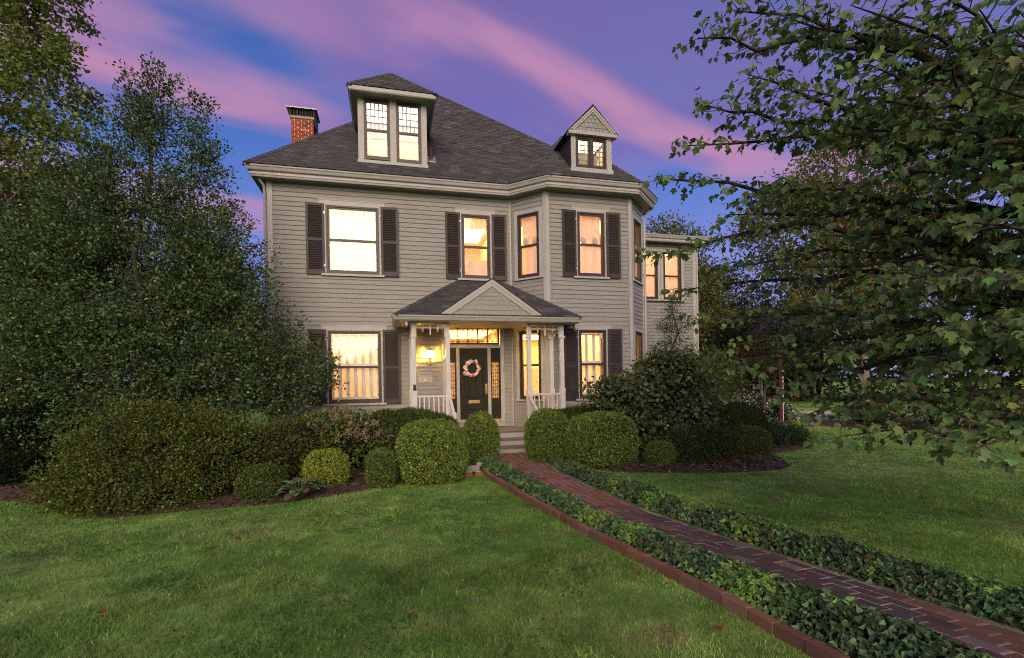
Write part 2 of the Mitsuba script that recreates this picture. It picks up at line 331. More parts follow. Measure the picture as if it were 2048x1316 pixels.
def inside(W, u0, u1, z0, z1, what, k, seed):
    zm = (z0 + z1) / 2
    if what == 'blind':
        v, f = curtain_sheet(W, u0 - 0.04, u1 + 0.04, z1 + 0.02, lambda u: z0 - 0.02 + 0 * u, -0.22, 0.004, 5, seed)
        obj('blind', (v, f), 'sheer_fabric', k, True)
        for i in range(5): obj('interior_shutter', W.box(u0 + (u1 - u0) * (0.02 + 0.24 * i) - 0.016, u0 + (u1 - u0) * (0.02 + 0.24 * i) + 0.016, -0.16, -0.14, zm, z1), 'white_paint', k)
    elif what == 'valance':
        v, f = curtain_sheet(W, u0 - 0.02, u1 + 0.02, z1, lambda u: z1 - 0.33 + 0.03 * np.cos(u * 37), -0.14, 0.022, 9, seed)
        obj('valance', (v, f), 'sheer_fabric', k, True)
        obj('blind', slats(W, u0 - 0.02, u0 + (u1 - u0) * 0.42, z0, zm - 0.05, 0.045, 0.05, 0.7, -0.2), 'sheer_fabric', k, kind='stuff')
        obj('wardrobe', W.box(u0 + 0.36, u1 + 0.3, -1.9, -1.4, z0 - 0.6, zm - 0.02), 'interior_white', k)
    elif what.startswith('plantation'): plantation(W, u0 + 0.03, u1 - 0.03, z0 + 0.05, z1 - 0.05, int(what[10:]), k)
    elif what == 'balloon':
        balloon(W, u0, u1, z1, zm + 0.06, k, seed)
        v, f = curtain_sheet(W, u0, u1, zm - 0.02, lambda u: z0 - 0.02 + 0 * u, -0.10, 0.004, 4, seed + 1)
        obj('sheer_curtain', (v, f), 'pink_fabric', k, True, color=np.tile([[0.80, 0.69, 0.53]], (len(v), 1)))
        for i in (1, 2): obj('interior_shutter', W.box(u0 + (u1 - u0) * i / 3 - 0.03, u0 + (u1 - u0) * i / 3 + 0.03, -0.22, -0.19, z0, zm - 0.05), 'white_paint', k)
    elif what == 'shade':
        v, f = curtain_sheet(W, u0, u1, z1 - 0.05, lambda u: z0 + 0 * u, -0.13, 0.004, 3, seed)
        obj('roller_shade', (v, f), 'pink_fabric', k, True, color=np.tile([[0.82, 0.72, 0.57]], (len(v), 1)))
    elif what == 'open':
        obj('blind', slats(W, u0 - 0.02, u0 + (u1 - u0) * 0.75, z0, zm - 0.08, 0.045, 0.05, 0.75, -0.16), 'sheer_fabric', k, kind='stuff')

def window(W, u0, u1, z0, z1, trim, what, seed=0):
    zm = (z0 + z1) / 2
    k = obj('window', join([W.frame(u0 + 0.0, u1 - 0.0, z0, z1, 0.045, -0.03, 0.046, 0.055), W.frame(u0 + 0.045, u1 - 0.045, z0 + 0.055, z1 - 0.045, 0.04, -0.06, 0.018, 0.055)]), 'sash_paint', house)
    obj('sash_rail', W.box(u0 + 0.085, u1 - 0.085, -0.055, 0.012, zm - 0.03, zm + 0.03), 'sash_paint', k)
    for a, b, o in ((z0 + 0.1, zm - 0.02, -0.035), (zm + 0.02, z1 - 0.08, -0.012)):
        obj('pane', (W.w([[u0 + 0.08, o, a], [u1 - 0.08, o, a], [u1 - 0.08, o, b], [u0 + 0.08, o, b]]), [[0, 1, 2, 3]]), 'window_glass', k)
    tp = 'trim_paint'
    if trim == 'shutters':
        obj('casing', join([W.box(u0 - 0.055, u0, 0.0, 0.034, z0, z1), W.box(u1, u1 + 0.055, 0.0, 0.034, z0, z1), W.box(u0 - 0.17, u1 + 0.17, 0.0, 0.036, z1, z1 + 0.135), W.box(u0 - 0.185, u1 + 0.185, 0.0, 0.05, z1 + 0.135, z1 + 0.155)]), tp, k)
        obj('sill', W.box(u0 - 0.13, u1 + 0.13, 0.0, 0.085, z0 - 0.055, z0), tp, k)
        sw = 0.47 if u1 - u0 > 1 else 0.43
        shutter(W, u0 - 0.035 - sw, u0 - 0.035, z0 - 0.03, z1 + 0.03, -0.028)
        shutter(W, u1 + 0.05, u1 + 0.05 + sw, z0 - 0.03, z1 + 0.03, 0.028)
    else:
        c = 0.12; up = 0.12
        obj('casing', join([W.box(u0 - c, u0, 0.0, 0.034, z0, z1), W.box(u1, u1 + c, 0.0, 0.034, z0, z1), W.box(u0 - c, u1 + c, 0.0, 0.036, z1, z1 + up), W.box(u0 - c - 0.005, u1 + c + 0.005, 0.0, 0.05, z1 + up, z1 + up + 0.018)]), tp, k)
        obj('sill', W.box(u0 - c - 0.01, u1 + c + 0.01, 0.0, 0.075, z0 - 0.05, z0), tp, k)
    inside(W, u0 + 0.05, u1 - 0.05, z0 + 0.05, z1 - 0.04, what, k, seed)
    return k
for i, w in enumerate(WIN): window(*w, seed=i)

# --- rooms and their lights
def slab(poly, z0, z1):
    t = trimesh.creation.extrude_polygon(shapely.Polygon(poly), z1 - z0, engine='earcut'); t.apply_translation([0, 0, z0]); return mesh_of(t)
PLAN = [(X0 + .02, FY + .02), (X1, FY + .02), (X2 + .01, FY - BD + .02), (X3 - .01, FY - BD + .02), (X4 - .02, FY + .02), (X4 - .02, 24.4), (X0 + .02, 24.4)]
WPLAN = [(X4 + .02, WGY + .02), (11.83, WGY + .02), (11.83, 22.9), (X4 + .02, 22.9)]
for z0, z1 in ((0.40, 0.48), (3.42, 3.70), (6.92, 7.05)):
    obj('storey_floor', slab(PLAN, z0, z1), 'interior_white', house)
    obj('storey_floor', slab(WPLAN, z0 - 0.03 if z0 < 6.9 else 7.0, z1 - 0.03 if z0 < 6.9 else 7.1), 'interior_white', house)
for z0, z1 in ((0.48, 3.42), (3.70, 6.92)):
    for a, b, c, d in ((1.48, 1.58, FY + .03, 18.5), (3.40, 3.50, FY + .06, 18.5), (X0 + .03, X4 - .03, 18.5, 18.6)): obj('partition', box(a, b, c, d, z0, z1), 'interior_wall', house)
    obj('partition', box(X4 + .03, 11.8, 20.0, 20.1, z0, z1), 'interior_wall', house)
obj('partition', box(X4 + 0.021, X4 + 0.03, WGY + 0.03, 22.8, 0.48, 6.9), 'interior_wall', house)
WARM, AMBER, WHITE = np.array([2.9, 1.45, 0.42]), np.array([2.5, 1.25, 0.30]), np.array([6.5, 5.5, 4.0])
for x0, x1, y0, y1, z, c in ((-2.4, 0.9, 14.9, 18.0, 6.9, WHITE * 0.36), (1.8, 3.2, 14.9, 17.8, 6.9, WARM * 1.15), (4.3, 7.2, 14.6, 17.8, 6.9, WARM * 1.25),
                             (-2.6, 1.2, 14.45, 15.3, 3.4, AMBER * 5.2), (1.8, 3.2, 15.0, 17.8, 3.4, WARM * 1.3), (4.5, 6.9, 13.7, 14.55, 3.4, AMBER * 5.6), (4.2, 7.0, 16.2, 18.0, 3.4, AMBER * 1.6), (8.6, 11.2, 17.8, 19.6, 6.95, WARM * 1.3), (8.6, 11.2, 17.8, 19.6, 3.36, AMBER * 0.25)):
    k = obj('ceiling_light', ([[x0, y0, z], [x0, y1, z], [x1, y1, z], [x1, y0, z]], [[0, 1, 2, 3]]), 'interior_white', house)
    scene[k]['emitter'] = emit(c)
# hall mantel with topiary balls, seen through the bay window beside the porch
mant = obj('mantel', join([box(3.56, 3.9, 15.3, 17.4, 1.2, 2.42), box(3.51, 3.95, 15.2, 17.5, 2.42, 2.5)]), 'interior_white', house)
obj('mantel_panel', box(3.901, 3.905, 15.5, 17.2, 1.5, 2.05), 'dark_interior', mant)
for y in (15.6, 15.95, 16.3, 16.65): obj('topiary', mesh_of(trimesh.creation.icosphere(2, 0.14).apply_translation([3.74, y, 2.64])), 'interior_wall', mant)

# --- main roof
def nrm(a, b, c):
    n = np.cross(np.subtract(b, a), np.subtract(c, a)); n = n / np.linalg.norm(n); return n * (np.sign(n[2]) or 1)
def roof_sheet(poly, hole):
    """A plane polygon with a rectangular opening (x0, x1, y0, y1 in plan) under a dormer."""
    P = np.asarray(poly, float); n = nrm(*P[:3])
    g = shapely.Polygon(P[:, :2]).difference(shapely.box(hole[0], hole[2], hole[1], hole[3]))
    v, f = trimesh.creation.triangulate_polygon(g, engine='earcut')
    z = P[0, 2] - ((v - P[0, :2]) @ n[:2]) / n[2]
    return np.column_stack([v, z]), np.asarray(f)
def shingles(parent, poly, ea, eb, course=0.155, tab=0.30, thick=0.014, base=(0.072, 0.070, 0.066), amt=0.16, r=rng, hole=None):
    """Overlapping tabs over a plane polygon; ea-eb is the eave direction."""
    P = np.asarray(poly, float); e = np.asarray(eb, float) - ea; e /= np.linalg.norm(e)
    n = np.cross(P[1] - P[0], P[2] - P[0]); n /= np.linalg.norm(n); n *= np.sign(n[2])
    g = np.cross(n, e); O = np.asarray(ea, float)
    q = np.stack([(P - O) @ e, (P - O) @ g], 1); poly2 = shapely.Polygon(q)
    if hole is not None:
        hx = np.array([(hole[0], hole[2]), (hole[1], hole[2]), (hole[1], hole[3]), (hole[0], hole[3])], float)
        hz = P[0, 2] - ((hx - P[0, :2]) @ n[:2]) / n[2]; h3 = np.column_stack([hx, hz])
        poly2 = poly2.difference(shapely.Polygon(np.stack([(h3 - O) @ e, (h3 - O) @ g], 1)))
    shapely.prepare(poly2)
    V, F, C, cnt = [], [], [], 0
    s0, t0, s1, t1 = poly2.bounds; rows = int(math.ceil((t1 - t0) / course))
    for k in range(rows):
        ta, tb = t0 + k * course, t0 + (k + 1) * course + 0.03
        x = s0 - tab * r.uniform(0, 1)
        while x < s1:
            w = tab * r.uniform(0.75, 1.2); a, b = x + 0.002, x + w - 0.002; x += w
            jig = r.normal(0, 0.003)
            cell = shapely.box(a, ta + jig, b, tb)
            if not poly2.intersects(cell): continue
            gme = cell if poly2.contains(cell) else poly2.intersection(cell)
            if gme.geom_type == 'MultiPolygon': gme = max(gme.geoms, key=lambda q_: q_.area)
            if gme.geom_type != 'Polygon' or gme.area < 0.0012 or len(gme.interiors): continue
            c2 = np.array(gme.exterior.coords)[:-1]
            h = thick * r.uniform(0.8, 1.25) * (1 - (c2[:, 1] - ta) / (tb - ta)) + 0.003
            m = len(c2); top = O + c2[:, :1] * e + c2[:, 1:] * g + h[:, None] * n; bot = O + c2[:, :1] * e + c2[:, 1:] * g - 0.004 * n
            i = np.arange(m); j = (i + 1) % m; kk = np.arange(1, m - 1)
            f = np.vstack([np.stack([kk * 0, kk, kk + 1], 1), np.stack([i, i + m, j], 1), np.stack([j, i + m, j + m], 1)])
            V += [top, bot]; F.append(f + cnt); cnt += 2 * m
            C.append(np.tile(jitter(1, base, amt, r), (2 * m, 1)))
    obj('shingles', (np.vstack(V), np.vstack(F)), 'shingle_asphalt', parent, color=np.vstack(C), kind='stuff')
def ridge_caps(parent, a, b, w=0.13, step=0.16, base=(0.078, 0.072, 0.07), n1=None, n2=None):
    """Bent cap shingles along a hip or ridge between planes with normals n1, n2."""
    a, b = np.asarray(a, float), np.asarray(b, float); L = np.linalg.norm(b - a); d = (b - a) / L; M, C = [], []
    s1 = np.cross(n1, d); s2 = np.cross(d, n2); up = (np.asarray(n1) + n2); up /= np.linalg.norm(up)
    s1 *= np.sign(-(s1 @ up)) or 1; s2 *= np.sign(-(s2 @ up)) or 1
    for t in np.arange(0, L - 0.05, step):
        lo, hi = a + d * t, a + d * min(t + step * 1.15, L); o1, o2 = up * 0.034, up * 0.018
        loop = [lo + o1, lo + s1 * w + n1 * 0.022, lo + s2 * w + n2 * 0.022, hi + o2, hi + s1 * w + n1 * 0.012, hi + s2 * w + n2 * 0.012]
        M.append((np.array(loop + [lo + s1 * w, lo + s2 * w]), np.array([[0, 1, 4], [0, 4, 3], [0, 3, 5], [0, 5, 2], [0, 6, 1], [0, 2, 7], [0, 7, 6]])))
        C.append(np.tile(jitter(1, base, 0.13), (8, 1)))
    obj('ridge_caps', join(M), 'shingle_asphalt', parent, color=np.vstack(C), kind='stuff')
ZE, SL = 7.47, 0.953
EV = {'fl': (-3.5, 13.77, ZE), 'fr': (8.3, 13.77, ZE), 'bl': (-3.5, 26.5, ZE), 'br': (8.3, 26.5, ZE)}
APEX = (1.9, 20.17, 13.58)
def roof_z(y): return ZE + (y - 13.77) * (APEX[2] - ZE) / (APEX[1] - 13.77)
BA, BB = (5.72, 15.5, 9.93), (5.72, 13.77 + (9.93 - ZE) * 6.4 / 6.11, 9.93)      # bay roof: peak, and where its ridge meets the main roof
BV = [(3.36, 13.77, ZE), (4.28, 12.90, ZE), (7.16, 12.90, ZE), (8.3, 14.0, ZE)]
roof = obj('roof', ([EV['fl'], EV['fr'], EV['br'], EV['bl'], APEX], [[2, 3, 4], [3, 0, 4]]), 'black_metal', house)
HP = tuple(np.array(EV['fr']) + (np.array(APEX) - EV['fr']) * .12)           # the right hip starts above the bay
obj('roof_deck', ([(8.3, 14.2, ZE), EV['br'], APEX, HP], [[0, 1, 2, 3]]), 'black_metal', house)
H1, H2 = (-0.72, 1.12, 14.33, 15.95), (5.15, 6.36, 13.3, 14.22)       # openings under the two dormers
obj('roof_deck', roof_sheet([EV['fl'], (7.7, 13.77, ZE), HP, APEX], H1), 'black_metal', house)
shingles(roof, [EV['fl'], (7.7, 13.77, ZE), HP, APEX], EV['fl'], EV['fr'], hole=H1)
shingles(roof, [EV['bl'], EV['fl'], APEX], EV['bl'], EV['fl'], course=0.2, tab=0.5); shingles(roof, [(8.3, 14.2, ZE), EV['br'], APEX, HP], EV['fr'], EV['br'], course=0.2, tab=0.5)
nf, nl_, nr_ = nrm(EV['fl'], EV['fr'], APEX), nrm(EV['bl'], EV['fl'], APEX), nrm(EV['fr'], EV['br'], APEX)
ridge_caps(roof, EV['fl'], APEX, n1=nl_, n2=nf); ridge_caps(roof, HP, APEX, n1=nf, n2=nr_)
bay_roof = obj('bay_roof', ([*BV, BA, BB], [[0, 1, 4], [0, 4, 5], [2, 3, 4], [3, 5, 4]]), 'black_metal', house)
obj('roof_deck', roof_sheet([BV[1], BV[2], BA], H2), 'black_metal', house)
shingles(bay_roof, [BV[0], BV[1], BA], BV[0], BV[1]); shingles(bay_roof, [BV[0], BA, BB], (BA[0], BB[1], ZE), BV[0])
shingles(bay_roof, [BV[1], BV[2], BA], BV[1], BV[2], hole=H2); shingles(bay_roof, [BV[2], BV[3], BA], BV[2], BV[3])
n1, n2, n3 = nrm(BV[0], BV[1], BA), nrm(BV[1], BV[2], BA), nrm(BV[2], BV[3], BA)
ridge_caps(bay_roof, BV[1], BA, n1=n1, n2=n2); ridge_caps(bay_roof, BV[2], BA, n1=n2, n2=n3)
ridge_caps(bay_roof, BA, BB, n1=nrm(BV[0], BA, BB), n2=nrm(BV[3], BB, BA))
# eaves: soffit, fascia, gutter
EAVE = [(-3.38, 26.3), (-3.38, 13.89), (3.42, 13.89), (4.33, 13.02), (7.11, 13.02), (8.18, 14.06), (8.18, 17.0)]
obj('soffit', slab([*EAVE, (8.18, 26.3)], ZS - 0.01, ZS), 'soffit_paint', house)
e3 = [(x, y, 0) for x, y in EAVE]
obj('fascia', sweep([(-0.03, 7.19), (0.0, 7.19), (0.012, 7.23), (0.03, 7.24), (0.03, 7.29), (0.0, 7.31), (0.0, 7.45), (-0.03, 7.45)], e3), 'trim_paint', house)
GUT = lambda z: [(0.002, z - 0.115), (0.065, z - 0.115), (0.085, z - 0.075), (0.095, z - 0.05), (0.118, z - 0.03), (0.120, z), (0.112, z), (0.10, z - 0.02), (0.002, z - 0.02)]
obj('gutter', sweep(GUT(7.452), e3), 'trim_paint', house)
obj('frieze', join([front.box(0.115, front.L - 0.045, 0.0, 0.03, 7.20, ZS - 0.011), bayl.box(0.02, bayl.L - .085, 0.0, 0.03, 7.20, ZS - 0.011), bayf.box(.095, bayf.L - .085, 0.0, 0.03, 7.20, ZS - 0.011)]), 'trim_paint', house)
def downspout(pts): obj('downspout', tube(pts, [0.036] * len(pts), 8), 'trim_paint', house, 40)
downspout([(-3.3, 13.95, 7.34), (-3.25, 14.0, 7.22), (-3.13, 14.12, 7.05), (-3.115, 14.14, 6.9), (-3.115, 14.14, 0.3)])
downspout([(8.12, 14.1, 7.34), (8.1, 14.12, 7.2), (7.96, 14.19, 7.02), (7.92, 14.2, 6.85), (7.92, 14.2, 0.3)])
# wing roof
WE = [(8.0, 16.9), (12.25, 16.9), (12.25, 23.3)]
obj('wing_roof', ([(7.8, 16.85, 7.33), (12.3, 16.85, 7.33), (12.3, 23.4, 7.33), (10.0, 19.2, 7.75), (7.8, 19.2, 7.75), (10.0, 23.4, 7.75)], [[0, 1, 3], [0, 3, 4], [1, 2, 5], [1, 5, 3]]), 'black_metal', house)
w3 = [(x, y, 0) for x, y in WE]
obj('wing_soffit', slab([*WE, (8.0, 23.3)], 7.13, 7.14), 'soffit_paint', house)
obj('wing_fascia', sweep([(-0.03, 7.09), (0.0, 7.09), (0.02, 7.13), (0.02, 7.17), (0.0, 7.19), (0.0, 7.32), (-0.03, 7.32)], w3), 'trim_paint', house)
obj('wing_gutter', sweep(GUT(7.325), w3), 'trim_paint', house)
downspout([(12.2, 17.0, 7.2), (12.15, 17.05, 7.1), (11.93, 17.25, 6.95), (11.91, 17.26, 6.8), (11.91, 17.26, 0.3)])
# vent pipe on the front slope
vp = np.array([1.29, 14.75]); vz = roof_z(vp[1])
vent = obj('vent_pipe', lathe([(0.0, vz - 0.1), (0.052, vz - 0.1), (0.052, vz + 0.30), (0.06, vz + 0.30), (0.06, vz + 0.36), (0.04, vz + 0.36), (0.04, vz)], 14, (*vp, 0)), 'rust_metal', house, 40)
fl = np.array([(vp[0] - .13, vp[1] - .17, roof_z(vp[1] - .17) + .02), (vp[0] + .13, vp[1] - .17, roof_z(vp[1] - .17) + .02), (vp[0] + .13, vp[1] + .14, roof_z(vp[1] + .14) + .02), (vp[0] - .13, vp[1] + .14, roof_z(vp[1] + .14) + .02)])
obj('flashing', prism(fl, fl + [0, 0, 0.012]), 'grey_metal', vent)
# chimney: every brick of the stack that stands above the roof
CX0, CX1, CY0, CY1 = -3.10, -2.39, 18.0, 18.65
chim = obj('chimney', box(CX0 + .01, CX1 - .01, CY0 + .01, CY1 - .01, 6.0, 10.93), 'grey_metal', house)
z, row = 9.0, 0
while z < 10.85:
    for W in (Wall((CX0, CY0), (CX1, CY0)), Wall((CX1, CY0), (CX1, CY1))):
        x = -0.11 if row % 2 else 0.0
        while x < W.L:
            a, b = max(x, 0) + 0.005, min(x + 0.215, W.L) - 0.005
            if b - a > 0.03:
                m = W.box(a, b, -0.05, 0.006 + 0.003 * rng.standard_normal(), z, z + 0.066)
                obj('brick', m, 'brick_clay', chim, color=np.tile(jitter(1, (0.33, 0.095, 0.045), 0.22), (8, 1)))
            x += 0.22
    z += 0.077; row += 1
obj('chimney_band', box(CX0 - .03, CX1 + .03, CY0 - .03, CY1 + .03, 10.87, 10.95), 'tinted', chim, color=np.tile([[0.35, 0.3, 0.26]], (8, 1)))
obj('cap_screen', join([box(CX0 - .02 + i * 0.048, CX0 - .005 + i * 0.048, CY0 - .02, CY1 + .02, 10.95, 11.16) for i in range(16)]), 'black_metal', chim, kind='stuff')
for i in range(4): obj('cap_post', box(CX0 - .04 + i * .25, CX0 - .015 + i * .25, CY0 - .04, CY0 - .015, 10.95, 11.17), 'rust_metal', chim)
obj('cap_lid', prism([(CX0 - .13, CY0 - .13, 11.17), (CX1 + .13, CY0 - .13, 11.17), (CX1 + .13, CY1 + .13, 11.17), (CX0 - .13, CY1 + .13, 11.17)], [(CX0 - .13, CY0 - .13, 11.19), (CX1 + .13, CY0 - .13, 11.19), (CX1 + .13, CY1 + .13, 11.21), (CX0 - .13, CY1 + .13, 11.21)]), 'grey_metal', chim)
obj('cap_side', box(CX1 + .05, CX1 + .062, CY0 - .04, CY1 + .1, 10.62, 11.17), 'black_metal', chim)

# --- dormers
def dormer_window(W, k, u0, u1, z0, z1, zm, cols, rows, lower_too=False):
    f = obj('window_frame', join([W.frame(u0, u1, z0, z1, 0.05, -0.02, 0.05, 0.06), W.frame(u0 + .05, u1 - .05, z0 + .06, z1 - .05, 0.035, -0.05, 0.02, 0.05)]), 'sash_paint', k)
    lo, hi, a, b = u0 + .083, u1 - .083, z0 + .11, z1 - .083
    if zm: obj('sash_rail', W.box(lo, hi, -0.045, 0.015, zm - .028, zm + .028), 'sash_paint', k)
    g0 = zm + .028 if zm else a
    bars = [W.box(lo + (hi - lo) * i / cols - .012, lo + (hi - lo) * i / cols + .012, -0.04, -0.018, g0, b) for i in range(1, cols)]
    bars += [W.box(lo, hi, -0.039, -0.02, g0 + (b - g0) * i / rows - .012, g0 + (b - g0) * i / rows + .012) for i in range(1, rows)]
    obj('glazing_bars', join(bars), 'soffit_paint', k)
    obj('pane', (W.w([[lo, -.03, a], [hi, -.03, a], [hi, -.03, b], [lo, -.03, b]]), [[0, 1, 2, 3]]), 'window_glass', k)
DY = 14.3; dx0, dx1 = -0.74, 1.145; dz0, dz1 = roof_z(DY) - 0.02, 9.86
W = Wall((dx0, DY), (dx1, DY))
holes = [(0.155, 0.86, 8.05, 9.73), (1.03, 1.725, 8.03, 9.73)]
dorm = obj('dormer', sheet_with_holes(W, dz0, dz1, holes), 'trim_paint', house)
obj('front_trim', join([W.box(0, .155, 0, .03, dz0, dz1), W.box(.86, 1.03, 0, .03, dz0 + .06, 9.73), W.box(1.725, W.L, 0, .03, dz0, dz1), W.box(.155, 1.725, 0, .031, 9.73, dz1), W.box(-.02, W.L + .02, 0, .07, dz0 - .03, dz0 + .06)]), 'trim_paint', dorm)
for h in holes: dormer_window(W, dorm, *h, 8.88, 5, 4)
def rz_in(z): return 13.77 + (z - ZE) * 6.4 / 6.11
for x in (dx0, dx1): obj('cheek', ([(x, DY, dz0), (x, DY, dz1), (x, rz_in(dz1), dz1)], [[0, 1, 2]]), 'soffit_paint', dorm)
ex0, ex1, ey, ez = -0.93, 1.36, 13.93, 9.80
ap = ((ex0 + ex1) / 2 - 0.04, ey + 1.15, 11.0)
bk = rz_in(11.0)
obj('dormer_soffit', slab([(ex0, ey), (ex1, ey), (ex1, rz_in(ez)), (ex0, rz_in(ez))], ez - 0.03, ez - 0.02), 'soffit_paint', dorm)
obj('dormer_fascia', sweep([(-.02, ez - .07), (0, ez - .07), (.02, ez - .045), (.02, ez + .05), (-.02, ez + .07)], [(ex0, rz_in(ez), 0), (ex0, ey, 0), (ex1, ey, 0), (ex1, rz_in(ez), 0)]), 'trim_paint', dorm)
zz = ez + .06; A, B = (ex0 - .04, ey - .04, zz), (ex1 + .04, ey - .04, zz); C_, D_ = (ap[0], bk, ap[2]), None
L2, R2 = (ex0 - .04, rz_in(zz), zz), (ex1 + .04, rz_in(zz), zz)
dmr = obj('dormer_roof', ([A, B, ap, L2, R2, C_], [[0, 1, 2], [3, 0, 2], [3, 2, 5], [1, 4, 2], [4, 5, 2]]), 'black_metal', house)
shingles(dmr, [A, B, ap], A, B); shingles(dmr, [L2, A, ap, C_], L2, A); shingles(dmr, [B, R2, C_, ap], B, R2)
na, nb, nc = nrm(A, B, ap), nrm(L2, A, ap), nrm(B, R2, ap)
ridge_caps(dmr, A, ap, n1=nb, n2=na, w=.1); ridge_caps(dmr, B, ap, n1=na, n2=nc, w=.1)
attic = obj('attic_room', join([box(dx0 + .01, dx1 - .01, 16.6, 16.65, 7.9, 9.85), box(dx0 + .005, dx0 + .015, DY + .1, 16.6, 8.0, 9.85), box(dx1 - .015, dx1 - .005, DY + .1, 16.6, 8.0, 9.85), box(dx0 + .01, dx1 - .01, DY + .1, 16.6, 7.96, 7.99), box(dx0 + .01, dx1 - .01, DY + .1, 16.6, 9.85, 9.87), box(dx0 + .02, dx1 - .02, 15.6, 15.66, 9.35, 9.84)]), 'interior_white', house)
obj('cupboard', box(-0.65, -0.1, 15.9, 16.5, 8.0, 8.6), 'interior_white', attic)
obj('lamp_shade', lathe([(0.05, 8.75), (0.12, 8.55), (0.11, 8.54)], 16, (0.75, 16.0, 0)), 'interior_white', attic)
k = obj('ceiling_light', ([[-.6, 14.5, 9.75], [-.6, 15.55, 9.75], [1.0, 15.55, 9.75], [1.0, 14.5, 9.75]], [[0, 1, 2, 3]]), 'interior_white', attic); scene[k]['emitter'] = emit((.62, .57, .60))
k = obj('ceiling_light', ([[-.6, 15.75, 9.75], [-.6, 16.5, 9.75], [1.0, 16.5, 9.75], [1.0, 15.75, 9.75]], [[0, 1, 2, 3]]), 'interior_white', attic); scene[k]['emitter'] = emit((2.4, 1.5, .7))
# the small gabled dormer on the bay roof
DY2 = 13.28; gx0, gx1 = 5.13, 6.38; gz0, gz1 = 7.80, 8.93; gc = (gx0 + gx1) / 2
W = Wall((gx0, DY2), (gx1, DY2)); h2 = (0.135, 1.075, 7.89, 8.79)
def bay_in(z): return 12.90 + (z - ZE) * (15.5 - 12.90) / (9.93 - ZE)
d2 = obj('gable_dormer', sheet_with_holes(W, gz0 - .05, gz1, [h2]), 'trim_paint', house)
obj('front_trim', join([W.box(0, .135, 0, .03, gz0 - .05, gz1), W.box(1.075, W.L, 0, .03, gz0 - .05, gz1), W.box(.135, 1.075, 0, .031, 8.79, gz1), W.box(-.03, W.L + .03, 0, .07, gz0 - .06, 7.89)]), 'trim_paint', d2)
um = (h2[0] + h2[1]) / 2
for a, b in ((h2[0], um), (um, h2[1])): dormer_window(W, d2, a, b, h2[2], h2[3], 0, 3, 5)
for x in (gx0, gx1):
    obj('cheek', ([(x, DY2, gz0 - .05), (x, DY2, gz1), (x, bay_in(gz1), gz1), (x, bay_in(gz0), gz0)], [[0, 1, 2, 3]]), 'shutter_paint', d2)
    for i in range(8):                                     # dark boards on the cheek
        z = gz0 + i * 0.14
        if z + .13 < gz1: obj('cheek_board', prism([(x - .012, DY2 + .02, z), (x + .012, DY2 + .02, z), (x + .004, DY2 + .02, z + .145), (x - .004, DY2 + .02, z + .145)], [(x - .012, bay_in(z), z), (x + .012, bay_in(z), z), (x + .004, bay_in(z + .14), z + .145), (x - .004, bay_in(z + .14), z + .145)]), 'shutter_paint', d2)
gA, gB, gT = (gx0 - .14, 13.10, 8.86), (gx1 + .14, 13.10, 8.86), (gc, 13.10, 9.66)
gbk = lambda z: bay_in(min(z, 9.9))
g2 = obj('gable_dormer_roof', ([gA, gT, (gc, gbk(9.66), 9.66), (gA[0], gbk(8.86), 8.86), gB, (gB[0], gbk(8.86), 8.86)], [[0, 1, 2], [0, 2, 3], [1, 4, 5], [1, 5, 2]]), 'black_metal', house)
shingles(g2, [(gA[0], gbk(8.86), 8.86), gA, gT, (gc, gbk(9.66), 9.66)], (gA[0], gbk(8.86), 8.86), gA); shingles(g2, [gB, (gB[0], gbk(8.86), 8.86), (gc, gbk(9.66), 9.66), gT], gB, (gB[0], gbk(8.86), 8.86))
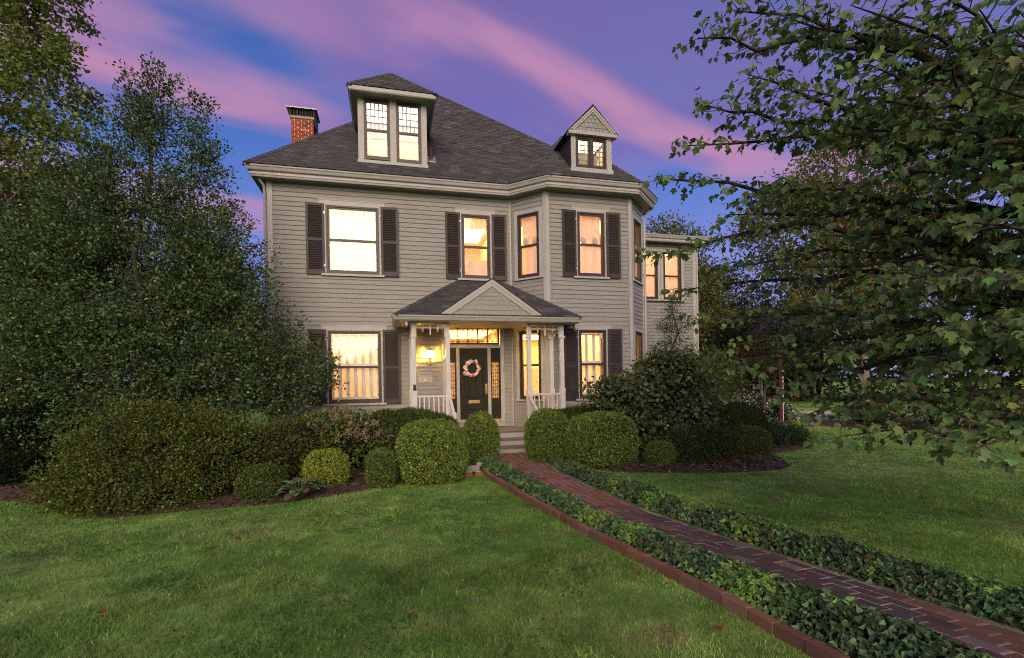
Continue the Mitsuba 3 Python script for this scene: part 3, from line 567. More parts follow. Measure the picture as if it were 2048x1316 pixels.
def gable_front(parent, base_l, base_r, top, y, rake=0.13, exp=0.16, tab=0.17):
    """A shingled gable: rake boards, level base moulding and shaped shingles in rows (every third pair scalloped)."""
    bl, br, tp = np.array([base_l[0], base_l[1]]), np.array(base_r), np.array(top)
    s = (tp[1] - bl[1]) / (tp[0] - bl[0])
    obj('gable_board', ([(bl[0], y, bl[1]), (br[0], y, br[1]), (tp[0], y, tp[1])], [[0, 1, 2]]), 'siding_paint', parent)
    ln = math.hypot(1, s); dz = rake * ln
    for sg in (-1, 1):
        xb = bl[0] if sg < 0 else br[0]
        q = [(xb, bl[1]), (tp[0], tp[1]), (tp[0], tp[1] - dz), (xb - sg * dz / s, bl[1])]
        for o0, o1, c in ((0.0, 0.05, 1.0), (0.05, 0.075, 0.45)):
            dz2 = dz * c; q = [(xb, bl[1]), (tp[0], tp[1]), (tp[0], tp[1] - dz2), (xb - sg * dz2 / s, bl[1])]
            obj('rake_board', prism([(a, y - o0, b) for a, b in q], [(a, y - o1, b) for a, b in q]), 'trim_paint', parent)
    tri = shapely.Polygon([(bl[0] + dz / s, bl[1]), (br[0] - dz / s, br[1]), (tp[0], tp[1] - dz)])
    z, row = bl[1], 0
    while z < tp[1] - dz:
        x = bl[0] - (tab / 2 if row % 2 else 0); scal = row in (2, 3) or row > 5
        while x < br[0]:
            a, b = x + .006, x + tab - .006; x += tab
            lo = [(a, z + (0.05 if scal else 0)), (a + tab * .25, z + (0.012 if scal else 0)), (a + tab * .5, z), (b - tab * .25, z + (0.012 if scal else 0)), (b, z + (0.05 if scal else 0))] if scal else [(a, z), (b, z)]
            g = tri.intersection(shapely.Polygon(lo + [(b, z + exp + .02), (a, z + exp + .02)]))
            if g.geom_type != 'Polygon' or g.area < 0.002: continue
            c2 = np.array(g.exterior.coords)[:-1]; o = 0.022 * (1 - (c2[:, 1] - z) / (exp + .02)) + 0.004
            if shapely.Polygon(c2).exterior.is_ccw is False: c2, o = c2[::-1], o[::-1]
            obj('gable_shingle', prism(np.stack([c2[:, 0], y - 0.001 + 0 * o, c2[:, 1]], 1), np.stack([c2[:, 0], y - o, c2[:, 1]], 1)), 'siding_paint', parent)
        z += exp; row += 1
gab2 = obj('gable', box(gx0 - .12, gx1 + .12, 13.12, 13.3, 8.80, 8.90), 'trim_paint', house)
gable_front(gab2, (gx0 - .08, 8.90), (gx1 + .08, 8.90), (gc, 9.60), 13.16, 0.10, 0.12, 0.13)
att2 = obj('attic_room', join([box(gx0 + .02, gx1 - .02, 14.5, 14.55, 7.9, 8.9), box(gx0 + .015, gx0 + .02, 13.35, 14.5, 7.9, 8.9), box(gx1 - .02, gx1 - .015, 13.35, 14.5, 7.9, 8.9), box(gx0 + .02, gx1 - .02, 13.35, 14.5, 7.86, 7.88)]), 'interior_wall', house)
k = obj('ceiling_light', ([[5.2, 13.4, 8.88], [5.2, 14.45, 8.88], [6.3, 14.45, 8.88], [6.3, 13.4, 8.88]], [[0, 1, 2, 3]]), 'interior_white', att2); scene[k]['emitter'] = emit((1.5, 1.1, .65))

# ------------------------------------------------------------------ porch, entrance and what hangs there
PY, PFL = 12.92, 0.49                              # line of the posts, porch floor
PXS = (0.595, 1.475, 3.68, 4.62)
pf = obj('porch_floor', box(0.45, 4.36, 12.62, FY - .04, 0.30, 0.462), 'siding_paint', house)
for i in range(30):                                # floor boards run out from the wall
    a = 0.42 + i * 0.1345
    obj('board', box(a + .002, a + .1325, 12.58 - (0.0 if a < 4.25 else -.0), FY - .05 if a < 3.45 else FY - .05 - max(0, min(a + .1345 - 3.5, 0.82)), 0.462, PFL), 'porch_floor', pf)
obj('porch_skirt', join([box(0.46, 1.42, 12.66, 12.69, 0.0, 0.46), box(3.72, 4.7, 12.66, 12.69, 0.0, 0.46), box(0.46, 0.49, 12.69, FY - .05, 0, .46)]), 'trim_paint', house)
for i, (y, z) in enumerate(((12.58, 0.49), (12.22, 0.327), (11.86, 0.163))):
    if i: obj('step_tread', box(1.5, 3.66, y, y + .37, z - 0.035, z), 'porch_floor', house)
    obj('step_riser', box(1.52, 3.64, y + .03, y + .055, 0.0 if i == 2 else z - .163, z - 0.036 if i else 0.461), 'trim_paint', house)
def porch_post(x, y, r=0.055):
    k = obj('porch_post', box(x - r, x + r, y - r, y + r, PFL + 1.08, 3.37), 'white_paint', house)
    obj('pedestal', box(x - r - .018, x + r + .018, y - r - .018, y + r + .018, PFL, PFL + 1.06), 'white_paint', k)
    for z in (PFL + 1.06, 2.98): obj('collar', join([box(x - r - .03, x + r + .03, y - r - .03, y + r + .03, z, z + .028), box(x - r - .014, x + r + .014, y - r - .014, y + r + .014, z + .028, z + .05)]), 'white_paint', k)
for x in PXS: porch_post(x, PY)
porch_post(0.595, FY - .09); porch_post(4.44, FY - BD - .10)
def railing(a, b, z0=PFL + .09, z1=PFL + .98, n=7, z_drop=0.0, top=0.05):
    a, b = np.array([*a, 0.0]), np.array([*b, 0.0]); d = b - a; L = np.linalg.norm(d); u = d / L; s = np.array([u[1], -u[0], 0]); dn = np.array([0, 0, -z_drop])
    def bar(z, w, h): return prism([a + s * w + [0, 0, z], a - s * w + [0, 0, z], a - s * w + [0, 0, z + h], a + s * w + [0, 0, z + h]], [b + dn + s * w + [0, 0, z], b + dn - s * w + [0, 0, z], b + dn - s * w + [0, 0, z + h], b + dn + s * w + [0, 0, z + h]])
    k = obj('porch_railing', bar(z1 - top, 0.035, top), 'white_paint', house)
    obj('lower_rail', bar(z0, 0.022, 0.05), 'white_paint', k)
    for i in range(n):
        t = (i + .5) / n; c = a + d * t + dn * t
        obj('baluster', box(c[0] - .016, c[0] + .016, c[1] - .016, c[1] + .016, c[2] + z0 + .05, c[2] + z1 - top), 'white_paint', k)
railing((PXS[0] + .075, PY), (PXS[1] - .075, PY), n=6); railing((PXS[2] + .075, PY), (PXS[3] - .075, PY), n=6)
railing((PXS[0], FY - .17), (PXS[0], PY + .075), n=9); railing((PXS[3] - .01, PY + .075), (4.45, FY - BD - .18), n=4)
for x in (PXS[1] + .03, PXS[2] - .03):
    railing((x, PY - .07), (x, 12.02), z0=PFL + .14, z1=PFL + .95, n=5, z_drop=0.42, top=0.06)
    k = obj('newel_post', box(x - .05, x + .05, 11.93, 12.03, 0.14, 1.02), 'white_paint', house)
    obj('cap', prism([(x - .06, 11.92, 1.02), (x + .06, 11.92, 1.02), (x + .06, 12.04, 1.02), (x - .06, 12.04, 1.02)], [(x - .04, 11.94, 1.06), (x + .04, 11.94, 1.06), (x + .04, 12.02, 1.06), (x - .04, 12.02, 1.06)]), 'white_paint', k)
def frieze(a, b, pend=3):
    a, b = np.array(a, float), np.array(b, float); d = (b - a); L = np.linalg.norm(d); u = d / L
    W = Wall(a, b); k = obj('porch_frieze', join([W.box(0, L, -.02, .02, 3.335, 3.37), W.box(0, L, -.018, .018, 3.205, 3.238), W.box(0, .026, -.0175, .0175, 3.02, 3.335), W.box(L - .026, L, -.0175, .0175, 3.02, 3.335)]), 'white_paint', house)
    for i in range(pend):
        c = L * (i + 1) / (pend + 1); lo = 3.05 if i == pend // 2 else 3.13
        obj('pendant', join([W.box(c - .016, c + .016, -.022, .022, lo, 3.335), W.put(prism([(c - .016, -.022, lo), (c + .016, -.022, lo), (c + .016, .022, lo), (c - .016, .022, lo)], [(c - .004, -.005, lo - .02), (c + .004, -.005, lo - .02), (c + .004, .005, lo - .02), (c - .004, .005, lo - .02)]))]), 'white_paint', k)
frieze((PXS[0] + .055, PY), (PXS[1] - .055, PY)); frieze((PXS[2] + .055, PY), (PXS[3] - .055, PY)); frieze((PXS[0], FY - .15), (PXS[0], PY + .055), 5); frieze((PXS[3] - .01, PY + .055), (4.45, FY - BD - .155), 2)
# roof of the porch
QX0, QX1, QY, QZ = 0.12, 5.06, 12.46, 3.49
obj('porch_ceiling', slab([(0.3, 12.62), (4.93, 12.62), (4.93, FY - BD - .03), (4.36, FY - BD - .03), (3.53, FY - .03), (0.3, FY - .03)], 3.372, 3.39), 'soffit_paint', house)
obj('porch_beam', join([box(.54, 4.68, PY - .055, PY + .055, 3.371, 3.45), box(.54, .65, PY + .055, FY - .02, 3.371, 3.45)]), 'trim_paint', house)
obj('porch_soffit', join([box(.2, 4.98, 12.55, PY - .056, 3.373, 3.381), box(.2, .539, PY - .055, FY - .03, 3.373, 3.381), box(4.681, 4.98, PY - .055, FY - BD - .03, 3.373, 3.381)]), 'soffit_paint', house)
pe = [(0.2, FY - .03, 0), (0.2, 12.55, 0), (4.98, 12.55, 0), (4.98, FY - BD - .03, 0)]
obj('porch_fascia', sweep([(-.02, 3.345), (0, 3.345), (.012, 3.375), (.012, 3.40), (0, 3.41), (0, 3.48), (-.02, 3.48)], pe), 'trim_paint', house)
obj('porch_gutter', sweep(GUT(3.485), pe), 'trim_paint', house)
obj('porch_downspout', tube([(5.02, 13.0, 3.40), (5.05, 13.05, 3.33), (5.1, 13.2, 3.27), (5.2, 13.34, 3.25), (5.25, 13.345, 3.30)], [.03] * 5, 8), 'trim_paint', house, 40)
RX0, RX1, RZ = 1.95, 3.22, 4.74
pa, pb, pc, pd = (QX0, QY, QZ), (QX1, QY, QZ), (RX1, FY - .02, RZ), (RX0, FY - .02, RZ)
pl, pr = (QX0, FY - .02, QZ), (QX1, FY - BD + .25, QZ)
pr3 = (QX1, FY - .02, QZ)
prf = obj('porch_roof', ([pa, pb, pc, pd, pl, pr3], [[0, 1, 2], [0, 2, 3], [4, 0, 3], [1, 5, 2]]), 'black_metal', house)
shingles(prf, [pa, pb, pc, pd], pa, pb, course=.14, tab=.26); shingles(prf, [pl, pa, pd], pl, pa, course=.14, tab=.26)
t_ = 0.62; pm = tuple(np.array(pb) + (np.array(pr3) - pb) * 0.55)
shingles(prf, [pb, pm, pc], pb, pr3, course=.14, tab=.26)
n1, n2, n3 = nrm(pa, pb, pc), nrm(pl, pa, pd), nrm(pb, pr3, pc)
ridge_caps(prf, pa, pd, n1=n2, n2=n1, w=.11); ridge_caps(prf, pb, pc, n1=n1, n2=n3, w=.11)
GX0, GX1, GT = 1.22, 3.98, 4.47; gcx = 2.60
yb = lambda z: QY + (z - QZ) * (FY - QY) / (RZ - QZ)
def gpl(x0, sgn):
    a, b, c = (x0, 12.44, 3.515), (gcx, 12.44, GT), (gcx, yb(GT), GT)
    return [a, b, c, (x0, yb(3.515) + .02, 3.515)]
gr = obj('porch_gable_roof', join([([gpl(GX0, 1)[i] for i in range(4)], [[0, 1, 2, 3]]), ([gpl(GX1, -1)[i] for i in range(4)], [[0, 1, 2, 3]])]), 'black_metal', house)
q = gpl(GX0, 1); shingles(gr, q, q[3], q[0], course=.14, tab=.26); q = gpl(GX1, -1); shingles(gr, q, q[0], q[3], course=.14, tab=.26)
gab = obj('porch_gable', box(GX0 + .06, GX1 - .06, 12.5, 12.54, 3.50, 3.53), 'trim_paint', house)
gable_front(gab, (GX0 + .05, 3.53), (GX1 - .05, 3.53), (gcx, GT - .03), 12.52, 0.15, 0.118, 0.165)

# --- entrance
W = front; uc = 5.43; d0, d1, d2, d3 = DOOR
hall = WARM
obj('door_casing', join([W.box(d0 - .11, d0 + .0, 0.0, .04, .5, d3), W.box(d1, d1 + .11, 0.0, .04, .5, d3), W.box(d0 - .11, d1 + .11, 0.0, .042, d3, d3 + .06), W.box(d0, d1, -.06, .03, 2.80, 2.90), W.box(d0 - .09, d1 + .09, 0.0, .09, .64, .70), W.box(d0 - .1, d1 + .1, 0.0, .03, .5, .64)]), 'trim_paint', house)
for u in (uc - .46, uc + .46): obj('mullion_post', W.box(u - .045, u + .045, -.05, .035, .70, 2.80), 'trim_paint', house)
door = obj('front_door', W.box(uc - .415, uc + .415, -.06, -.01, .715, 2.795), 'door_paint', house)
def panel(u0, u1, z0, z1, o=-.01):
    obj('door_panel', join([W.frame(u0, u1, z0, z1, .02, o, o + .012), W.put(prism([(u0 + .028, o, z0 + .028), (u1 - .028, o, z0 + .028), (u1 - .028, o, z1 - .028), (u0 + .028, o, z1 - .028)], [(u0 + .05, o + .01, z0 + .05), (u1 - .05, o + .01, z0 + .05), (u1 - .05, o + .01, z1 - .05), (u0 + .05, o + .01, z1 - .05)]))]), 'door_paint', door)
for a, b in ((-.31, -.02), (.02, .31)): panel(uc + a, uc + b, 2.52, 2.69)
for a, b in ((-.31, -.115), (-.095, .095), (.115, .31)): panel(uc + a, uc + b, 1.33, 2.44)
panel(uc - .31, uc + .31, .97, 1.12)
obj('mail_slot', join([W.box(uc - .16, uc + .16, -.01, .004, 1.19, 1.285), W.box(uc - .135, uc + .135, .004, .012, 1.225, 1.25), W.frame(uc - .16, uc + .16, 1.19, 1.285, .014, .004, .014)]), 'brass', door)
hu = uc + .365
obj('handle', join([W.frame(hu - .03, hu + .03, 1.46, 1.75, .012, -.01, .012), W.box(hu - .018, hu + .018, -.01, .006, 1.472, 1.738), W.put(tube([(hu, .01, 1.56), (hu, .05, 1.56), (hu - .06, .055, 1.555), (hu - .085, .045, 1.55)], [.011] * 4, 8)), W.put(tube([(hu, .0, 1.68), (hu, .022, 1.68)], [.022, .02], 10))]), 'brass', door)
obj('kick_strip', W.box(uc - .41, uc + .41, -.05, .012, .702, .722), 'brass', door)
def leaded(name, u0, u1, z0, z1, k, cells, rows):
    """A pane of leaded glass: bevelled octagons, lattice of lead cames."""
    obj('pane', (W.w([[u0, -.035, z0], [u1, -.035, z0], [u1, -.035, z1], [u0, -.035, z1]]), [[0, 1, 2, 3]]), 'window_glass', k)
    t = .0065; M = []
    def came(a, b):
        a, b = np.array(a), np.array(b); d = (b - a) / np.linalg.norm(b - a); s = np.array([-d[1], d[0]]) * t
        c = [a + s, a - s, b - s, b + s]; M.append(W.put(prism([(p[0], -.04, p[1]) for p in c], [(p[0], -.028, p[1]) for p in c])))
    w, h = u1 - u0, z1 - z0
    if rows == 1:
        ox, oz, cx, cz = w * .27, h * .36, (u0 + u1) / 2, (z0 + z1) / 2
        for s in (1, .68):
            o = [(cx - ox * s, cz - oz * s * .62), (cx - ox * s * .5, cz - oz * s), (cx + ox * s * .5, cz - oz * s), (cx + ox * s, cz - oz * s * .62), (cx + ox * s, cz + oz * s * .62), (cx + ox * s * .5, cz + oz * s), (cx - ox * s * .5, cz + oz * s), (cx - ox * s, cz + oz * s * .62)]
            for a, b in zip(o, o[1:] + o[:1]): came(a, b)
        for a, b in (((u0, cz), (cx - ox, cz)), ((cx + ox, cz), (u1, cz)), ((cx, z0), (cx, cz - oz)), ((cx, cz + oz), (cx, z1)), ((u0 + w * .1, z0), (u0 + w * .1, z1)), ((u1 - w * .1, z0), (u1 - w * .1, z1)), ((u0, z0 + h * .1), (u1, z0 + h * .1)), ((u0, z1 - h * .1), (u1, z1 - h * .1))): came(a, b)
    else:
        for x in (.2, .5, .8): came((u0 + w * x, z0), (u0 + w * x, z1))
        for i in range(rows):
            zc = z0 + h * (i + .5) / rows; r = w * .16
            for x in (.2, .8):
                c = u0 + w * x; o = [(c - r, zc), (c, zc - r * 1.3), (c + r, zc), (c, zc + r * 1.3)]
                for a, b in zip(o, o[1:] + o[:1]): came(a, b)
            came((u0 + w * .36, zc), (u0 + w * .64, zc)); came((u0, zc + h * .5 / rows), (u1, zc + h * .5 / rows))
    obj('lead_cames', join(M), 'lead', k)
for s in (-1, 1):
    a, b = sorted((uc + s * .51, uc + s * .785))
    k = obj('sidelight', join([W.frame(a - .02, b + .02, .715, 2.80, .055, -.055, -.005), W.box(a + .035, b - .035, -.055, -.008, 2.38, 2.745), W.box(a + .035, b - .035, -.055, -.008, .77, 1.33)]), 'door_paint', house)
    for z0, z1 in ((2.46, 2.68), (.97, 1.16)): obj('side_panel', W.frame(a + .05, b - .05, z0, z1, .018, -.008, .004), 'door_paint', k)
    leaded('side', a + .035, b - .035, 1.33, 2.38, k, 1, 5)
tr = obj('transom', W.frame(d0 + .02, d1 - .02, 2.90, d3 - .01, .05, -.06, .0), 'dark_interior', house)
tw = (d1 - d0 - .14) / 5
for i in range(5):
    u0 = d0 + .07 + i * tw
    if i: obj('transom_bar', W.box(u0 - .018, u0 + .018, -.055, -.005, 2.95, d3 - .06), 'dark_interior', tr)
    leaded('light', u0 + .018 * (i > 0), u0 + tw - .018 * (i < 4), 2.95, d3 - .06, tr, 1, 1)
obj('doorbell', W.box(uc + .955, uc + .985, .0, .05, 1.62, 1.74), 'brass', house)
obj('hall_curtain', W.box(uc - .95, uc + .95, -.42, -.41, .5, 2.45), 'sheer_fabric', house)

# wreath of roses on the door
wc = W.w([uc - .06, .05, 2.20])
wr = thing('wreath', 'round wreath of pink and cream roses hanging on the dark front door', 'wreath')
ang = np.linspace(0, 2 * np.pi, 40)
obj('ring', join([tube(np.stack([wc[0] + (.2 + .02 * np.sin(ang * 3 + p)) * np.cos(ang), wc[1] + .015 * np.cos(ang * 4 + p), wc[2] + (.2 + .02 * np.sin(ang * 3 + p)) * np.sin(ang)], 1), [.012] * 40, 5) for p in (0, 2, 4)]), 'bark', wr, color=np.tile([[.12, .08, .04]], (600, 1)))
def rose(c, r, col, nrm_):
    """Petals wrapped in three rings round a bud."""
    M, C = [], []; z = np.asarray(nrm_, float); z /= np.linalg.norm(z); x = np.cross(z, [0.3, 0.2, 1]); x /= np.linalg.norm(x); y = np.cross(z, x)
    for ring, (n, rad, tilt, hgt) in enumerate(((3, .25, .2, .75), (5, .52, .55, .55), (7, .85, 1.0, .25))):
        for i in range(n):
            a = 2 * np.pi * (i + .5 * ring) / n + rng.normal(0, .15)
            rd, tg = np.cos(a) * x + np.sin(a) * y, -np.sin(a) * x + np.cos(a) * y
            P = [c + r * (rd * rad * k * (1 if k < .9 else 1.02) + tg * wd * .55 * (1 - .25 * (k > .9)) + z * (hgt * (1 - .6 * tilt * k)))for k, wd in ((.35, -.35), (.35, .35), (.8, .5), (1.0, .22), (1.0, -.22), (.8, -.5))]
            M.append((np.array(P), np.array([[0, 1, 2], [0, 2, 5], [5, 2, 3], [5, 3, 4]]))); C.append(np.tile(np.clip(np.array(col) * (1.1 - .25 * (2 - ring) * .5) * np.exp(rng.normal(0, .06)), 0, .9), (6, 1)))
    return join(M), np.vstack(C)
pal = [(.78, .62, .48), (.82, .70, .58), (.62, .22, .30), (.70, .38, .40), (.75, .55, .42)]
for i in range(17):
    a = i / 17 * 2 * np.pi + rng.normal(0, .06); rr = .2 + rng.normal(0, .022); c = wc + np.array([rr * math.cos(a), -.05 - .02 * rng.random(), rr * math.sin(a)])
    m, col = rose(c, rng.uniform(.05, .075), pal[[0, 1, 2, 0, 3, 4, 1, 2, 0, 0, 3, 1, 4, 2, 0, 1, 3][i]], (math.cos(a) * .3, -1, math.sin(a) * .3))
    obj('rose', m, 'tinted', wr, color=col)
LV = []
for i in range(34):
    a = rng.uniform(0, 6.283); c = wc + np.array([(.2 + rng.choice([-.07, .07])) * math.cos(a), -.03, (.2 + rng.choice([-.07, .07])) * math.sin(a)]); t = np.array([math.cos(a + 1), 0, math.sin(a + 1)]); s = np.array([-t[2], 0, t[0]])
    LV.append(([c, c + t * .035 + s * .014 + [0, -.01, 0], c + t * .07, c + t * .035 - s * .014], [[0, 1, 2, 3]]))
v, f = join(LV); obj('leaves', (v, f), 'leaf', wr, color=np.repeat(jitter(34, (.10, .12, .05), .3), 4, 0), kind='stuff')

# lantern by the door
lx, lz, ly = 1.10, 2.60, FY - .16
la = thing('wall_lantern', 'lit brass lantern with glass globe on porch wall beside the front door', 'lantern')
obj('bracket', join([lathe([(0, lz - .30), (.022, lz - .29), (.03, lz - .26), (.026, lz - .12), (.05, lz - .10), (.085, lz - .085), (.07, lz - .11), (.02, lz - .13)], 16, (lx, ly, 0)), tube([(lx, ly, lz - .22), (lx, ly + .07, lz - .24), (lx, FY - .03, lz - .2)], [.012] * 3, 8), mesh_of(trimesh.creation.cylinder(.055, .02, sections=20, transform=trimesh.transformations.rotation_matrix(np.pi / 2, [1, 0, 0])).apply_translation([lx, FY - .035, lz - .2]))]), 'brass', la, 40)
obj('cap', lathe([(.092, lz + .10), (.088, lz + .115), (.06, lz + .15), (.03, lz + .165), (.012, lz + .175), (.014, lz + .19), (0, lz + .20)], 20, (lx, ly, 0)), 'brass', la, 40)
obj('rib', join([tube([(lx + .082 * math.cos(a), ly + .082 * math.sin(a), lz - .085), (lx + .09 * math.cos(a), ly + .09 * math.sin(a), lz), (lx + .086 * math.cos(a), ly + .086 * math.sin(a), lz + .11)], [.005] * 3, 5) for a in np.arange(6) * np.pi / 3 + .3]), 'brass', la)
k = obj('globe', lathe([(.0, lz - .08), (.06, lz - .08), (.074, lz - .06), (.08, lz + .0), (.078, lz + .09), (.05, lz + .10), (0, lz + .10)], 20, (lx, ly, 0)), 'interior_white', la, True)
scene[k]['emitter'] = emit(np.array([125.0, 62.0, 9.0]))

# plaque under the lantern
sg = thing('plaque', 'cream plaque with the words Century Home under the wall lantern', 'plaque')
pw0, pw1, pz0, pz1 = .775, 1.165, 1.815, 2.105; fo = FY - .045
obj('board', box(pw0, pw1, fo, FY - .028, pz0, pz1), 'trim_paint', sg)
obj('border', join([box(pw0, pw1, fo - .004, fo, pz0, pz0 + .008), box(pw0, pw1, fo - .004, fo, pz1 - .008, pz1), box(pw0, pw0 + .008, fo - .004, fo, pz0 + .008, pz1 - .008), box(pw1 - .008, pw1, fo - .004, fo, pz0 + .008, pz1 - .008)]), 'white_paint', sg)
def lettering(text, height, cx, z, name='lettering', bold=False, depth=.003, bsdf='shutter_paint', maxw=None):
    v, f = mesh_of(meshkit.text_mesh(text, height, depth, bold)); w = v[:, 0].max() - v[:, 0].min(); sx = 1.0 if maxw is None else min(1, maxw / w)
    v = np.stack([cx + (v[:, 0] - v[:, 0].min() - w / 2) * sx, fo - v[:, 2], z + v[:, 1]], 1)
    obj(name, (v, f), bsdf, sg)
pcx = (pw0 + pw1) / 2
lettering('Century Home', .036, pcx, 2.035, bold=True, maxw=.33); 
obj('emblem', lathe([(0, 0), (.045, 0), (.05, .003), (.045, .006), (.0, .006)], 20), 'brass', sg, to_world=T().translate([pcx, fo, 1.895]).rotate([1, 0, 0], 90))
obj('emblem_roof', prism([(pcx - .034, fo - .007, 1.895), (pcx + .034, fo - .007, 1.895), (pcx, fo - .007, 1.93)], [(pcx - .034, fo - .01, 1.895), (pcx + .034, fo - .01, 1.895), (pcx, fo - .01, 1.93)]), 'shutter_paint', sg)
for s in (-.07, .07): obj('screw', box(pcx + s - .005, pcx + s + .005, fo - .004, fo, 1.845, 1.855), 'shutter_paint', sg)

# small things on the porch
sc = thing('security_camera', 'small white security camera under the left end of the porch gutter', 'camera')
obj('mount', box(.40, .44, 12.58, 12.62, 3.27, 3.371), 'white_paint', sc)
obj('body', tube([(.43, 12.72, 3.275), (.415, 12.66, 3.255), (.39, 12.55, 3.225), (.385, 12.53, 3.22)], [.042, .045, .045, .04], 14), 'white_paint', sc, 40)
obj('lens', tube([(.384, 12.527, 3.219), (.382, 12.52, 3.217)], [.03, .03], 12), 'black_metal', sc)
on = thing('ornament', 'small dark owl ornament on the leftmost porch post pedestal', 'ornament')
oz = PFL + 1.11; oy = PY - .085
obj('owl', join([lathe([(0, oz - .0), (.032, oz + .01), (.04, oz + .045), (.034, oz + .085), (.026, oz + .1), (.033, oz + .115), (.034, oz + .135), (.02, oz + .155), (0, oz + .158)], 14, (PXS[0] + .01, oy, 0)), prism([(PXS[0] - .02, oy, oz + .15), (PXS[0] - .005, oy - .01, oz + .15), (PXS[0] - .005, oy + .01, oz + .15)], [(PXS[0] - .02, oy, oz + .175)] * 3), prism([(PXS[0] + .04, oy, oz + .15), (PXS[0] + .025, oy - .01, oz + .15), (PXS[0] + .025, oy + .01, oz + .15)], [(PXS[0] + .04, oy, oz + .175)] * 3)]), 'black_metal', on)

# ------------------------------------------------------------------ ground: lawn, beds, brick walk, road
XR = lambda y: np.interp(y, [2.0, 2.33, 3.0, 4.0, 4.43, 5.76, 7.5, 9.0, 10.4, 11.9], [4.08, 4.01, 3.85, 3.62, 3.52, 3.26, 3.16, 3.13, 3.25, 3.45])      # right edge of the walk
XL = lambda y: XR(y) - np.interp(y, [2.0, 9.0, 10.3, 11.9], [0.90, 0.92, 1.15, 1.75])
XE = lambda y: np.interp(y, [1.9, 2.31, 2.76, 3.32, 4.14, 5.05, 6.59, 8.95, 9.5], [2.58, 2.55, 2.51, 2.45, 2.32, 2.16, 1.97, 1.74, 1.70])       # brick edging
BEDS = [shapely.Polygon([(-14, 10.2), (-9.5, 11.2), (-7.4, 10.3), (-6.0, 9.6), (-4.9, 8.7), (-3.7, 7.75), (-2.69, 7.9), (-1.69, 7.93), (-1.1, 8.18), (-.2, 8.66), (1.06, 9.2), (1.68, 9.40), (1.72, 9.7), (2.05, 10.2), (1.95, 11.6), (1.5, 14.2), (-3, 14.2), (-3, 20), (-14, 20)]),
        shapely.Polygon([(3.2, 9.75), (4.33, 8.63), (5.61, 8.13), (6.53, 7.91), (7.2, 7.91), (7.73, 8.21), (8.31, 9.2), (8.55, 9.75), (9.4, 9.95), (10.3, 10.2), (10.6, 10.9), (9.8, 12.6), (8.4, 14.4), (8.4, 17.3), (4.0, 14.2), (3.6, 11.6)]),
        shapely.Polygon([(15.3, 14.9), (16.6, 12.9), (18.2, 10.6), (22, 6.6), (25, 9), (20.5, 14.5), (17.6, 17.0)])]
def lawn_color(p, n, uv):
    a = fbm(p.x * 0.55, p.y * 0.55, 0.0, 3); b = fbm(p.x * 2.6 + 5, p.y * 2.6, 0.0, 2); c = noise(p.x * 11, p.y * 11, 0.0)
    g = mix((0.090, 0.188, 0.035), (0.188, 0.288, 0.068), smoothstep(0.34, 0.66, a * 0.6 + b * 0.4))
    g = mix(g, (0.062, 0.150, 0.034), smoothstep(0.55, 0.75, b) * 0.6)
    g = mix(g, (0.22, 0.19, 0.10), smoothstep(0.74, 0.9, fbm(p.x * 1.7 + 30, p.y * 2.3, 0.0, 3)) * 0.8)
    return g * (0.75 + 0.4 * c) * (0.75 + 0.6 * fbm(p.x * 4.2, p.y * 4.2, 0.0, 3))
mat('lawn_turf', proc(lawn_color), 0.9, 0.05)
def soil_color(p, n, uv): return mix((0.052, 0.036, 0.026), (0.110, 0.078, 0.055), fbm(p.x * 14, p.y * 14, p.z * 14, 3))
bump('mulch_soil', lambda p, n, uv: fbm(p.x * 24, p.y * 24, p.z * 24, 3), 0.02, proc(soil_color), 0.95, 0.05, 4e-3)
mat('mortar', (0.40, 0.34, 0.27), 0.95, 0.05)
mat('asphalt', (0.16, 0.15, 0.16), 0.9, 0.1)
mat('chip', VC, 0.9, 0.05)
g = np.linspace(-1, 1, 61); xs = np.sign(g) * np.abs(g) ** 2.2 * 260; ys = xs + 8
gx, gy = np.meshgrid(xs, ys, indexing='ij'); i, j = np.meshgrid(np.arange(60), np.arange(60), indexing='ij')
setting('lawn', (np.stack([gx, gy, gx * 0], -1).reshape(-1, 3), np.stack([i * 61 + j, (i + 1) * 61 + j, (i + 1) * 61 + j + 1, i * 61 + j + 1], -1).reshape(-1, 4)), 'lawn_turf', 'mown lawn with worn and clovery patches running up to the planting beds')
